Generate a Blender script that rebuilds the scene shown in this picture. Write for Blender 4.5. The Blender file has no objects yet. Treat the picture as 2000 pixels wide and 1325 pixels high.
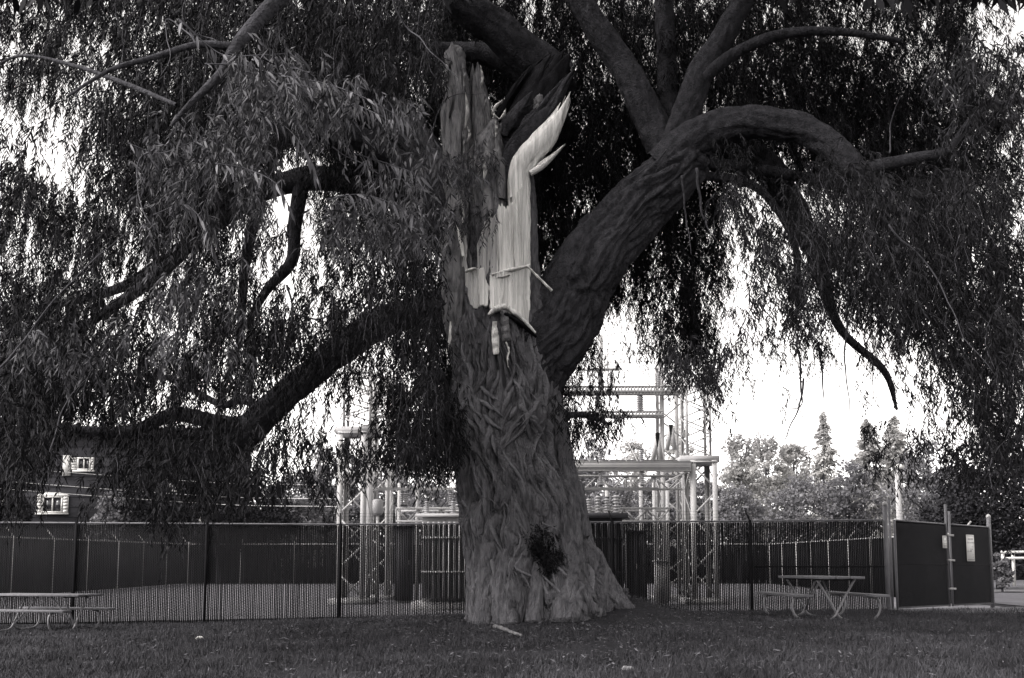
import bpy, math, random
import numpy as np
from mathutils import Matrix, Vector

random.seed(7)
RNG = np.random.default_rng(11)
S = bpy.context.scene
COL = S.collection
R = math.radians

# ------------------------------------------------------------------ camera
F = 2000.0            # focal length in pixels of the 2000 px wide photograph
PITCH = R(6.0)
CAMZ = 1.2
HORIZON = 1109.0
PPY = HORIZON - F * math.tan(PITCH)     # principal point row
cd = bpy.data.cameras.new('camera')
cam = bpy.data.objects.new('camera', cd)
COL.objects.link(cam)
cam.location = (0, 0, CAMZ)
cam.rotation_euler = (math.pi / 2 + PITCH, 0, 0)
cd.sensor_width = 36.0
cd.lens = 36.0
cd.shift_y = (PPY - 662.5) / 2000.0
cd.clip_start = 0.05
cd.clip_end = 3000
S.camera = cam
# ------------------------------------------------------------------ world and sun
SUN_EL, SUN_AZ = R(46), R(-112)        # azimuth from +Y: from the left and a little behind the camera
w = bpy.data.worlds.new('World'); S.world = w; w.use_nodes = True
nt = w.node_tree; nt.nodes.clear()
sky = nt.nodes.new('ShaderNodeTexSky'); sky.sky_type = 'NISHITA'; sky.sun_disc = False
sky.sun_elevation = SUN_EL; sky.sun_rotation = SUN_AZ; sky.air_density = 1.0; sky.dust_density = 2.0
bw = nt.nodes.new('ShaderNodeRGBToBW')
tint = nt.nodes.new('ShaderNodeMix'); tint.data_type = 'RGBA'; tint.blend_type = 'MULTIPLY'
tint.inputs[0].default_value = 1.0; tint.inputs[7].default_value = (1.0, 0.967, 0.948, 1)
bg = nt.nodes.new('ShaderNodeBackground'); bg.inputs[1].default_value = 0.12
wo = nt.nodes.new('ShaderNodeOutputWorld')
nt.links.new(sky.outputs[0], bw.inputs[0]); nt.links.new(bw.outputs[0], tint.inputs[6])
nt.links.new(tint.outputs[2], bg.inputs[0]); nt.links.new(bg.outputs[0], wo.inputs[0])
sl = bpy.data.lights.new('sun', 'SUN'); sl.energy = 0.5; sl.angle = R(24); sl.color = (1, 0.955, 0.92)
so = bpy.data.objects.new('sun', sl); COL.objects.link(so)
sd = Vector((math.sin(SUN_AZ) * math.cos(SUN_EL), math.cos(SUN_AZ) * math.cos(SUN_EL), math.sin(SUN_EL)))
so.rotation_euler = sd.to_track_quat('Z', 'Y').to_euler(); so.location = (-8, -12, 20)
vs = S.view_settings; vs.view_transform = 'Standard'; vs.look = 'None'; vs.gamma = 1.0
vs.exposure = 2.65; vs.use_curve_mapping = False
S.render.engine = 'CYCLES'
cy = S.cycles
cy.max_bounces = 4; cy.diffuse_bounces = 2; cy.glossy_bounces = 2; cy.volume_bounces = 1; cy.transparent_max_bounces = 4
cy.use_denoising = True

# ------------------------------------------------------------------ helpers
CT, ST = math.cos(PITCH), math.sin(PITCH)
def at(px, py, Y):
    """point of the place at depth Y seen at photo pixel (px, py)"""
    dx = (px - 1000.0) / F; dz = (PPY - py) / F
    t = Y / (CT - dz * ST)
    return np.array([dx * t, Y, CAMZ + (ST + dz * CT) * t])
def at_arr(px, py, Y):
    dx = (px - 1000.0) / F; dz = (PPY - py) / F
    t = Y / (CT - dz * ST)
    return np.stack([dx * t, Y, CAMZ + (ST + dz * CT) * t], -1)

_perm = np.random.default_rng(5).permutation(512).astype(np.int64)
_perm = np.concatenate([_perm, _perm, _perm])
_grad = np.random.default_rng(6).normal(size=(512, 3)); _grad /= np.linalg.norm(_grad, axis=1)[:, None]
def perlin(P):
    P = np.asarray(P, float)
    i = np.floor(P).astype(np.int64); f = P - i
    u = f * f * f * (f * (f * 6 - 15) + 10)
    i &= 511
    def g(ox, oy, oz):
        h = _perm[(_perm[(_perm[(i[..., 0] + ox) & 511] + i[..., 1] + oy) & 511] + i[..., 2] + oz) & 511]
        d = f - np.array([ox, oy, oz])
        return (_grad[h] * d).sum(-1)
    def lp(a, b, t): return a + t * (b - a)
    x0 = lp(lp(g(0,0,0), g(1,0,0), u[..., 0]), lp(g(0,1,0), g(1,1,0), u[..., 0]), u[..., 1])
    x1 = lp(lp(g(0,0,1), g(1,0,1), u[..., 0]), lp(g(0,1,1), g(1,1,1), u[..., 0]), u[..., 1])
    return lp(x0, x1, u[..., 2]) * 1.5
def fbm(P, o=3):
    s = 0; a = 1.0
    for k in range(o):
        s = s + a * perlin(P * (2.03 ** k) + 17.3 * k); a *= 0.5
    return s

def mesh_np(name, verts, quads=None, tris=None, smooth=False):
    me = bpy.data.meshes.new(name)
    verts = np.asarray(verts, np.float32).reshape(-1, 3)
    me.vertices.add(len(verts)); me.vertices.foreach_set('co', verts.ravel())
    li = []; ls = []; lt = []; n = 0
    for arr, k in ((quads, 4), (tris, 3)):
        if arr is None or len(arr) == 0: continue
        arr = np.asarray(arr, np.int32).reshape(-1, k)
        li.append(arr.ravel()); ls.append(n + np.arange(len(arr), dtype=np.int32) * k)
        lt.append(np.full(len(arr), k, np.int32)); n += arr.size
    li = np.concatenate(li); ls = np.concatenate(ls)
    me.loops.add(len(li)); me.loops.foreach_set('vertex_index', li)
    me.polygons.add(len(ls)); me.polygons.foreach_set('loop_start', ls)
    if smooth: me.polygons.foreach_set('use_smooth', np.ones(len(ls), bool))
    me.update(calc_edges=True)
    return me

class MB:
    """collects simple shapes into one mesh"""
    def __init__(s): s.v = []; s.q = []; s.t = []; s.n = 0
    def raw(s, v, q=(), t=()):
        v = np.asarray(v, float).reshape(-1, 3)
        s.v.append(v)
        if len(q): s.q.append(np.asarray(q, int).reshape(-1, 4) + s.n)
        if len(t): s.t.append(np.asarray(t, int).reshape(-1, 3) + s.n)
        s.n += len(v)
    def box(s, c, d, M=None):
        h = np.array(d) / 2.0
        v = np.array([[x, y, z] for x in (-1, 1) for y in (-1, 1) for z in (-1, 1)], float) * h
        if M is not None: v = v @ np.array(M).T
        v = v + np.array(c)
        s.raw(v, [(0,1,3,2),(4,6,7,5),(0,4,5,1),(2,3,7,6),(0,2,6,4),(1,5,7,3)])
    def bar(s, a, b, wd, hd=None, up=(0, 0, 1)):
        a = np.array(a, float); b = np.array(b, float); hd = hd or wd
        d = b - a; L = np.linalg.norm(d); d /= L
        up = np.array(up, float)
        if abs(d @ up) > 0.95: up = np.array([0, 1, 0.0])
        sx = np.cross(d, up); sx /= np.linalg.norm(sx); uz = np.cross(sx, d)
        s.box((a + b) / 2, (L, wd, hd), np.stack([d, sx, uz], 1))
    def tube(s, path, rad, nu=8, cap=True):
        v, q = tube_np(path, rad, nu)
        t = []
        if cap:
            n = len(path)
            v = np.concatenate([v, [path[0]], [path[-1]]])
            for k in range(nu):
                t.append((n * nu, (k + 1) % nu, k)); t.append((n * nu + 1, (n - 1) * nu + k, (n - 1) * nu + (k + 1) % nu))
        s.raw(v, q, t)
    def lathe(s, prof, base, nu=10):
        prof = np.array(prof, float); a = np.arange(nu) * 2 * np.pi / nu
        v = np.stack([prof[:, None, 0] * np.cos(a), prof[:, None, 0] * np.sin(a), np.repeat(prof[:, 1:2], nu, 1)], -1).reshape(-1, 3) + np.array(base)
        q = []
        for i in range(len(prof) - 1):
            for k in range(nu):
                q.append((i * nu + k, i * nu + (k + 1) % nu, (i + 1) * nu + (k + 1) % nu, (i + 1) * nu + k))
        s.raw(v, q)
    def mesh(s, name, smooth=False):
        return mesh_np(name, np.concatenate(s.v), np.concatenate(s.q) if s.q else None, np.concatenate(s.t) if s.t else None, smooth)

def resample(path, n):
    """Catmull-Rom through control points, any number of columns"""
    P = np.array(path, float); m = len(P)
    E = np.concatenate([[2 * P[0] - P[1]], P, [2 * P[-1] - P[-2]]])
    t = np.linspace(0, m - 1 - 1e-6, n); i = t.astype(int); f = (t - i)[:, None]
    a, b, c, d = E[i], E[i + 1], E[i + 2], E[i + 3]
    return 0.5 * (2 * b + (c - a) * f + (2 * a - 5 * b + 4 * c - d) * f * f + (3 * b - 3 * c + d - a) * f ** 3)

def frames(P):
    P = np.asarray(P, float); T = np.gradient(P, axis=0); T /= np.linalg.norm(T, axis=1)[:, None] + 1e-12
    up = np.array([0, -1.0, 0]) if abs(T[0, 1]) < 0.9 else np.array([1.0, 0, 0])
    N = np.zeros_like(P); n = up - T[0] * (up @ T[0]); N[0] = n / np.linalg.norm(n)
    for i in range(1, len(P)):
        n = N[i - 1] - T[i] * (N[i - 1] @ T[i]); N[i] = n / np.linalg.norm(n)
    return T, N, np.cross(T, N)

def tube_np(path, rad, nu):
    P = np.asarray(path, float); rad = np.broadcast_to(np.asarray(rad, float), (len(P),))
    T, N, B = frames(P); a = np.arange(nu) * 2 * np.pi / nu
    v = P[:, None] + rad[:, None, None] * (np.cos(a)[None, :, None] * N[:, None] + np.sin(a)[None, :, None] * B[:, None])
    i = np.arange(len(P) - 1)[:, None]; k = np.arange(nu)[None]
    k2 = (k + 1) % nu
    q = np.stack([i * nu + k, i * nu + k2, (i + 1) * nu + k2, (i + 1) * nu + k], -1).reshape(-1, 4)
    return v.reshape(-1, 3), q

def put(name, me, m, parent=None, pin=None):
    """link mesh as one object; world coordinates under an Empty parent"""
    o = bpy.data.objects.new(name, me); COL.objects.link(o)
    if m is not None and not me.materials: me.materials.append(m)
    if parent is not None:
        o.parent = parent
        if parent.type == 'EMPTY' and pin is None: o.matrix_parent_inverse = Matrix.Translation(-parent.location)
    return o
def tag(o, label, cat, group=None, kind=None):
    if label: o['label'] = label
    if cat: o['category'] = cat
    if group: o['group'] = group
    if kind: o['kind'] = kind
    return o
def thing(name, label, cat, loc, group=None):
    o = bpy.data.objects.new(name, None); COL.objects.link(o); o.location = Vector(loc); o.empty_display_size = 0.3
    return tag(o, label, cat, group)

def tone(v):
    k = min(1, max(0, (v - 0.03) / 0.35))
    return (v * 1.0, v * 0.985, v * (1.10 - 0.14 * k), 1)
def mat(name, v, rough=0.85, var=0.35, scale=(6, 6, 6), bump=0.0, bscale=30, island=0.0, spec=0.3, metal=0.0, obj=False, detail=5, transl=0.0, bstretch=None, bdist=0.03, dist=0.0):
    m = bpy.data.materials.new(name); m.use_nodes = True; n = m.node_tree; b = n.nodes['Principled BSDF']
    b.inputs['Roughness'].default_value = rough; b.inputs['Specular IOR Level'].default_value = spec
    b.inputs['Metallic'].default_value = metal
    geo = n.nodes.new('ShaderNodeTexCoord')
    mp = n.nodes.new('ShaderNodeMapping'); mp.inputs[3].default_value = scale
    n.links.new(geo.outputs['Object'], mp.inputs[0])
    nz = n.nodes.new('ShaderNodeTexNoise'); nz.inputs['Scale'].default_value = 1.0; nz.inputs['Detail'].default_value = detail
    nz.inputs['Roughness'].default_value = 0.65; nz.inputs['Distortion'].default_value = dist
    n.links.new(mp.outputs[0], nz.inputs[0])
    rp = n.nodes.new('ShaderNodeValToRGB'); rp.color_ramp.elements[0].position = 0.3; rp.color_ramp.elements[1].position = 0.7
    rp.color_ramp.elements[0].color = tone(v * (1 - var)); rp.color_ramp.elements[1].color = tone(v * (1 + var))
    n.links.new(nz.outputs[0], rp.inputs[0])
    out = rp.outputs[0]
    if island > 0:
        g = n.nodes.new('ShaderNodeNewGeometry')
        mr = n.nodes.new('ShaderNodeMapRange'); mr.inputs[3].default_value = 1 - island; mr.inputs[4].default_value = 1 + island
        n.links.new(g.outputs['Random Per Island'], mr.inputs[0])
        mx = n.nodes.new('ShaderNodeVectorMath'); mx.operation = 'SCALE'
        n.links.new(out, mx.inputs[0]); n.links.new(mr.outputs[0], mx.inputs['Scale']); out = mx.outputs[0]
    if obj:
        oi = n.nodes.new('ShaderNodeObjectInfo')
        mr = n.nodes.new('ShaderNodeMapRange'); mr.inputs[3].default_value = 0.75; mr.inputs[4].default_value = 1.25
        n.links.new(oi.outputs['Random'], mr.inputs[0])
        mx = n.nodes.new('ShaderNodeVectorMath'); mx.operation = 'SCALE'
        n.links.new(out, mx.inputs[0]); n.links.new(mr.outputs[0], mx.inputs['Scale']); out = mx.outputs[0]
    n.links.new(out, b.inputs['Base Color'])
    if bump > 0:
        n2 = n.nodes.new('ShaderNodeTexNoise'); n2.inputs['Scale'].default_value = bscale; n2.inputs['Detail'].default_value = 4
        if bstretch:
            mp2 = n.nodes.new('ShaderNodeMapping'); mp2.inputs[3].default_value = bstretch
            n.links.new(geo.outputs['Object'], mp2.inputs[0]); n.links.new(mp2.outputs[0], n2.inputs[0])
        else: n.links.new(geo.outputs['Object'], n2.inputs[0])
        bp = n.nodes.new('ShaderNodeBump'); bp.inputs['Strength'].default_value = bump; bp.inputs['Distance'].default_value = bdist
        n.links.new(n2.outputs[0], bp.inputs['Height']); n.links.new(bp.outputs[0], b.inputs['Normal'])
    if transl > 0:
        tl = n.nodes.new('ShaderNodeBsdfTranslucent'); ms = n.nodes.new('ShaderNodeMixShader'); ms.inputs[0].default_value = transl
        n.links.new(out, tl.inputs[0]); n.links.new(b.outputs[0], ms.inputs[1]); n.links.new(tl.outputs[0], ms.inputs[2])
        n.links.new(ms.outputs[0], n.nodes['Material Output'].inputs[0])
    return m

M = dict(
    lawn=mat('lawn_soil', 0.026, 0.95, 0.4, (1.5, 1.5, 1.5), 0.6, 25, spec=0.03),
    grass=mat('grass_blades', 0.038, 0.8, 0.45, (0.8, 0.8, 0.8), island=0.4, spec=0.1),
    litter=mat('dry_leaf_litter', 0.075, 0.9, 0.3, (3, 3, 3), island=0.6, spec=0.05),
    soil=mat('bare_soil', 0.03, 0.95, 0.45, (4, 4, 4), 0.8, 30, spec=0.03),
    gravel=mat('pale_gravel', 0.12, 0.95, 0.25, (2, 2, 2), 0.5, 40, spec=0.05),
    field=mat('dry_field_grass', 0.075, 0.95, 0.3, (0.6, 2, 1), 0.3, 8, spec=0.05),
    road=mat('worn_asphalt', 0.13, 0.9, 0.15, (0.5, 0.5, 0.5)),
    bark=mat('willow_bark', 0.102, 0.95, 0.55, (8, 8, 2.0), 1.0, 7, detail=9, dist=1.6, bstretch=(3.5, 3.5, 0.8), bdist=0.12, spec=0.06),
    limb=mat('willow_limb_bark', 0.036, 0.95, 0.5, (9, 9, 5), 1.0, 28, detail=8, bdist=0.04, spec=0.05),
    strip=mat('bark_ridge', 0.122, 0.95, 0.35, (14, 14, 2.4), 0.8, 30, obj=True, detail=8, bdist=0.05, spec=0.06),
    wood=mat('fresh_split_wood', 0.66, 0.8, 0.38, (20, 20, 0.8), 0.6, 9, detail=7, bstretch=(6, 6, 0.25), bdist=0.05, spec=0.2),
    wood2=mat('greyed_split_wood', 0.37, 0.85, 0.4, (20, 20, 0.8), 0.6, 9, detail=7, bstretch=(6, 6, 0.25), bdist=0.05, spec=0.1),
    oldwood=mat('weathered_dead_wood', 0.165, 0.9, 0.6, (16, 16, 2.0), 0.9, 8, detail=8, bstretch=(5, 5, 0.8), bdist=0.06, spec=0.05),
    char=mat('rotten_heartwood', 0.012, 0.95, 0.5, (8, 8, 3), 0.7, 30, spec=0.03),
    leaf=mat('willow_leaf', 0.012, 0.7, 0.25, (0.7, 0.7, 0.7), island=0.5, spec=0.05),  # crown's inner shade is put into this dark leaf colour
    leaf2=mat('willow_leaf_lit_tone', 0.036, 0.6, 0.25, (0.7, 0.7, 0.7), island=0.5, spec=0.15),  # same leaf, paler: light on the left sprays put into the colour
    nleaf=mat('willow_leaf_front_lit_tone', 0.075, 0.55, 0.2, (2, 2, 2), obj=True, spec=0.2),  # palest leaf copy: open-sky light on the front sprays is painted in
    twig=mat('willow_twig', 0.05, 0.8, 0.3, (10, 10, 10), spec=0.1),
    steel=mat('galvanised_steel', 0.3, 0.6, 0.15, (1.5, 1.5, 1.5), spec=0.4),
    steel2=mat('weathered_fence_pipe', 0.1, 0.6, 0.3, (5, 5, 1.5), spec=0.4),
    dpost=mat('dark_coated_pipe', 0.01, 0.7, 0.2, (3, 3, 3), spec=0.03),
    slat=mat('dark_privacy_slat', 0.008, 0.6, 0.25, (4, 4, 1), spec=0.03),
    screen=mat('gate_privacy_screen', 0.011, 0.85, 0.2, (2, 2, 2), spec=0.02),
    wire=mat('chain_wire', 0.03, 0.6, 0.2, (5, 5, 5), spec=0.15),
    porcelain=mat('grey_porcelain', 0.25, 0.35, 0.15, (3, 3, 3), spec=0.5),
    tank=mat('pale_transformer_paint', 0.27, 0.6, 0.12, (1, 1, 1)),
    dtank=mat('dark_transformer_paint', 0.04, 0.6, 0.2, (1, 1, 1), spec=0.15),
    sign=mat('sign_white', 0.5, 0.6, 0.05, (3, 3, 3)),
    ink=mat('sign_ink', 0.08, 0.7, 0.1),
    plank=mat('table_board', 0.09, 0.7, 0.3, (2, 14, 14), 0.2, 40),
    tubem=mat('table_tube', 0.12, 0.45, 0.25, (8, 8, 8), spec=0.5),
    fol=mat('tree_foliage', 0.16, 0.8, 0.25, (0.25, 0.25, 0.25), island=0.4, transl=0.4),  # tone raised to stand in for haze over the far trees
    folp=mat('tree_foliage_haze_tone', 0.36, 0.8, 0.25, (0.25, 0.25, 0.25), island=0.35, transl=0.45),  # paler still: distance haze is put into the leaf colour
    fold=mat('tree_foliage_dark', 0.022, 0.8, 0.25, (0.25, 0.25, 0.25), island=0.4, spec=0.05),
    btrunk=mat('tree_trunk_bark', 0.06, 0.9, 0.3, (3, 3, 1), spec=0.05),
    wall=mat('dark_siding', 0.03, 0.9, 0.15, (0.5, 0.5, 4), spec=0.05),
    trim=mat('white_trim', 0.42, 0.7, 0.06, (1, 1, 1)),
    glass=mat('window_glass', 0.03, 0.1, 0.2, (0.5, 0.5, 0.5), spec=0.6),
    white=mat('white_rail_paint', 0.45, 0.7, 0.1, (1, 1, 1)),
    stone=mat('pale_stone', 0.2, 0.9, 0.25, (14, 14, 14), 0.6, 30),
    pole=mat('lamp_pole_concrete', 0.28, 0.8, 0.1, (3, 3, 3)),
)

# ------------------------------------------------------------------ ground
def g(x, y):
    x = np.asarray(x, float); y = np.asarray(y, float)
    base = -0.07 + 0.0183 * (np.clip(x, -20, 20) + 7.1)
    wide = 0.30 * np.exp(-((x - 0.6) ** 2 + (y - 17.0) ** 2) / 34.0)
    root = 0.34 * np.exp(-((x - 1.75) ** 2 / 0.9 + (y - 17.4) ** 2 / 1.2))
    near = -0.45 * np.clip((9.5 - y) / 9.5, 0, 1) ** 1.5
    lawn = base + wide + root + near
    k = np.clip((y - 23.9) / 4.0, 0, 1)
    far = 0.02 + 0.28 * np.clip((y - 26) / 29.0, 0, 1)
    n = 0.035 * perlin(np.stack([x * 0.9, y * 0.9, x * 0], -1)) + 0.016 * perlin(np.stack([x * 3.1, y * 3.1, x * 0 + 5], -1))
    return (lawn + n * np.clip((40 - y) / 10, 0, 1)) * (1 - k) + far * k
def axis_coords(fine0, fine1, st, lo, hi):
    a = list(np.arange(fine0, fine1 + 1e-6, st)); s = st
    while a[-1] < hi: s *= 1.35; a.append(a[-1] + s)
    s = st
    while a[0] > lo: s *= 1.35; a.insert(0, a[0] - s)
    return np.array(a)
def sheet(xs, ys, zf, dz=0.0):
    X, Y = np.meshgrid(xs, ys)
    V = np.stack([X, Y, zf(X, Y) + dz], -1)
    nx, ny = len(xs), len(ys); i = np.arange(ny - 1)[:, None]; k = np.arange(nx - 1)[None]
    q = np.stack([i * nx + k, i * nx + k + 1, (i + 1) * nx + k + 1, (i + 1) * nx + k], -1).reshape(-1, 4)
    return V.reshape(-1, 3), q
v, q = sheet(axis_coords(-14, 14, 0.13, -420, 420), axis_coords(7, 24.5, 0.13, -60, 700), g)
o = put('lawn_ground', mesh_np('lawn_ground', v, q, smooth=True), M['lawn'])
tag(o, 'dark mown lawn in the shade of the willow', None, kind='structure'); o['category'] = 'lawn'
v, q = sheet(np.linspace(-19, 14, 60), np.linspace(24.6, 56, 60), g, 0.012)
v[:, 2] += 0.02 * np.clip((v[:, 1] - 24) / 2, 0, 1)
o = put('gravel_yard', mesh_np('gravel_yard', v, q), M['gravel'])
tag(o, 'pale gravel yard of the substation behind the fence', None, kind='structure'); o['category'] = 'gravel yard'
v, q = sheet(np.linspace(15, 120, 40), np.linspace(29, 140, 40), g, 0.02)
o = put('field', mesh_np('field', v, q), M['field']); tag(o, 'open dry grass field beyond the gate', None, kind='structure'); o['category'] = 'field'
v, q = sheet(np.linspace(15, 120, 40), np.linspace(42, 45.5, 4), g, 0.05)
o = put('road', mesh_np('road', v, q), M['road']); tag(o, 'pale strip of road across the field beyond the gate', None, kind='structure'); o['category'] = 'road'
def gravel_patch():
    n = 40; a = np.arange(n) * 2 * np.pi / n
    rr = 1 + 0.25 * perlin(np.stack([np.cos(a) * 2, np.sin(a) * 2, a * 0 + 3], -1))
    rings = []
    for t in (0.001, 0.35, 0.7, 1.0):
        x = 11.8 + 3.6 * t * rr * np.cos(a); y = 23.4 + 2.2 * t * rr * np.sin(a)
        rings.append(np.stack([x, y, g(x, y) + 0.03 * (1 - t) + 0.004], -1))
    V = np.concatenate(rings); q = []
    for i in range(3):
        for k in range(n): q.append((i*n+k, i*n+(k+1)%n, (i+1)*n+(k+1)%n, (i+1)*n+k))
    o = put('dirt_apron', mesh_np('dirt_apron', V, q, smooth=True), M['gravel'])
    tag(o, 'worn pale dirt in front of the gate', None, kind='structure'); o['category'] = 'dirt'
# grass blades, denser close to the camera
def grass():
    n = 230000
    u = RNG.random(n); Y = 8.5 * (23.6 / 8.5) ** u
    X = (RNG.random(n) * 2 - 1) * (Y * 0.56 + 0.5)
    den = fbm(np.stack([X * 0.7, Y * 0.7, X * 0], -1), 3)
    bare = np.exp(-(((X - 0.9) / 2.1) ** 2 + ((Y - 16.3) / 1.6) ** 2) * 1.1)
    bare2 = np.exp(-(((X - 0.6) / 1.3) ** 2 + ((Y - 12.3) / 0.6) ** 2))
    keep = RNG.random(n) < np.clip(0.75 + den * 0.9 - bare * 1.3 - bare2 * 0.6, 0.03, 1)
    X, Y = X[keep], Y[keep]; n = len(X)
    h = (0.045 + 0.05 * RNG.random(n)) * (1 + 0.5 * np.clip(fbm(np.stack([X * 1.7, Y * 1.7, X * 0 + 9], -1), 2), -0.6, 1))
    wd = 0.004 + 0.005 * RNG.random(n)
    a = RNG.random(n) * 6.283; ln = RNG.normal(size=(n, 2)) * 0.035
    Z = g(X, Y) - 0.005
    b = np.stack([X, Y, Z], -1); s = np.stack([np.cos(a), np.sin(a), a * 0], -1) * wd[:, None]
    tip = b + np.stack([ln[:, 0], ln[:, 1], h], -1)
    V = np.stack([b - s, b + s, tip], 1).reshape(-1, 3)
    o = put('grass', mesh_np('grass', V, None, np.arange(n * 3).reshape(-1, 3)), M['grass'])
    tag(o, 'short dark grass blades covering the lawn', 'grass', kind='stuff')
def litter():
    n = 7000
    X = RNG.normal(0.8, 3.0, n); Y = RNG.normal(14.5, 3.0, n)
    k = (np.abs(X) < Y * 0.56) & (Y > 8.5) & (Y < 23.5)
    n2 = 1100
    X = np.concatenate([X[k], (RNG.random(n2) - 0.5) * 22]); Y = np.concatenate([Y[k], 9 + RNG.random(n2) * 14.5])
    n = len(X); a = RNG.random(n) * 6.283; L = 0.014 + 0.042 * RNG.random(n) ** 2.5; W = 0.005 + 0.008 * RNG.random(n)
    d = np.stack([np.cos(a), np.sin(a), RNG.normal(size=n) * 0.25], -1); s = np.stack([-np.sin(a), np.cos(a), RNG.normal(size=n) * 0.3], -1)
    c = np.stack([X, Y, g(X, Y) + 0.03 + 0.04 * RNG.random(n)], -1)
    V = np.stack([c - d * L[:, None], c - s * W[:, None], c + d * L[:, None], c + s * W[:, None]], 1).reshape(-1, 3)
    o = put('leaf_litter', mesh_np('leaf_litter', V, np.arange(n * 4).reshape(-1, 4)), M['litter'])
    tag(o, 'fallen pale leaves and bark flakes scattered on the lawn', 'litter', kind='stuff')

# ------------------------------------------------------------------ the willow
TY = 17.0
PXM = F / TY
willow = thing('willow_tree', 'huge old willow with a split trunk, pale torn wood and hanging leaves', 'tree', (0.55, TY, 0.3))
def bark_disp(P3, vv, k, amp, st=0.2):
    """ropy ridges running along the stem; P3 = cross-section position, vv = length"""
    Q = np.stack([P3[..., 0] * k, P3[..., 1] * k, vv * k * st], -1)
    wv = np.stack([perlin(np.stack([P3[..., 0] * 2.2, P3[..., 1] * 2.2, vv * 1.1], -1)), perlin(np.stack([P3[..., 0] * 2.2 + 9, P3[..., 1] * 2.2, vv * 1.1], -1)), vv * 0], -1)
    Q = Q + wv * 0.9
    r1 = 1 - np.clip(np.abs(perlin(Q)) * 2.3, 0, 1)
    Q2 = np.stack([P3[..., 0] * k * 2.4, P3[..., 1] * k * 2.4, vv * k * st * 3.2], -1) + wv * 1.5 + 31
    r2 = 1 - np.clip(np.abs(perlin(Q2)) * 2.4, 0, 1)
    big = perlin(np.stack([P3[..., 0] * 1.6, P3[..., 1] * 1.6, vv * 0.5], -1))
    return amp * (1.25 * (0.4 - r1 ** 1.4) + 0.45 * (0.5 - r2 ** 1.5) + 0.7 * big)

# trunk silhouette: photo row -> left and right edge
PROF = [(1235, 908, 1215), (1205, 914, 1203), (1180, 918, 1195), (1150, 918, 1182), (1100, 916, 1162), (1050, 912, 1150), (1000, 905, 1140), (950, 895, 1128),
        (900, 887, 1110), (850, 886, 1096), (800, 893, 1083), (750, 893, 1078), (700, 888, 1078), (650, 882, 1066), (600, 880, 1052), (560, 884, 1046), (520, 886, 1044)]
prz = np.array([at(1000, p[0], TY)[2] for p in PROF]); prl = np.array([at(p[1], p[0], TY)[0] for p in PROF]); prr = np.array([at(p[2], p[0], TY)[0] for p in PROF])
def trunk_base(z, a):
    l = np.interp(z, prz, prl); r_ = np.interp(z, prz, prr)
    c = (l + r_) / 2; r0 = (r_ - l) / 2
    t = np.clip((1.9 - z) / 1.7, 0, 1)
    lob = 1 + t * (0.07 * np.cos(5 * a + 0.6 + z) + 0.05 * np.cos(8 * a - 1.1 - 1.5 * z)) * np.abs(np.sin(a)) + 0.035 * np.sin(3 * a + z * 1.3) * np.abs(np.sin(a))
    return c, r0 * lob
BUMPS = [(958, 1020, 48, 0.15), (1060, 990, 34, 0.08), (1000, 1150, 26, 0.12), (1090, 1165, 34, 0.12), (1052, 1065, 44, 0.10), (930, 1110, 26, 0.08), (1150, 1150, 40, 0.12),
         (1000, 930, 30, 0.07), (1040, 1140, 12, -0.10), (985, 1020, 12, -0.14), (1075, 900, 15, -0.08), (1010, 800, 30, 0.05), (1050, 870, 20, -0.06), (1045, 960, 10, -0.13), (905, 830, 30, 0.14), (950, 880, 20, 0.06), (965, 1075, 14, -0.10)]
BUMPS = [(b[0], b[1], b[2], b[3] * 1.45) for b in BUMPS]
BUMPS = [(at(b[0], b[1], TY)[0], at(b[0], b[1], TY)[2], b[2] / PXM, b[3]) for b in BUMPS]
def trunk_surface(z, a, fine=True):
    c, r0 = trunk_base(z, a)
    P3 = np.stack([r0 * np.cos(a), r0 * np.sin(a)], -1)
    d = bark_disp(P3, z, 4.6, 0.115, 0.2) if fine else 0
    x = c + r0 * np.cos(a)
    fr = np.clip(np.sin(a), 0, 1)
    for bx, bz, s, am in BUMPS:
        d = d + am * fr * np.exp(-((x - bx) ** 2 + (z - bz) ** 2) / (2 * s * s))
    r = r0 + d
    return np.stack([c + r * np.cos(a), TY - r * 0.92 * np.sin(a), z], -1)
nz_, na = 380, 440
zz = np.linspace(prz[0], prz[-1], nz_)[:, None] + np.zeros((1, na)); aa = np.zeros((nz_, 1)) + (np.arange(na) * 2 * np.pi / na - np.pi / 2)[None]
V = trunk_surface(zz, aa).reshape(-1, 3)
i = np.arange(nz_ - 1)[:, None]; k = np.arange(na)[None]
Q = np.stack([i * na + k, i * na + (k + 1) % na, (i + 1) * na + (k + 1) % na, (i + 1) * na + k], -1).reshape(-1, 4)
trunk = put('trunk', mesh_np('trunk', V, Q, smooth=True), M['bark'], willow)

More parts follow.
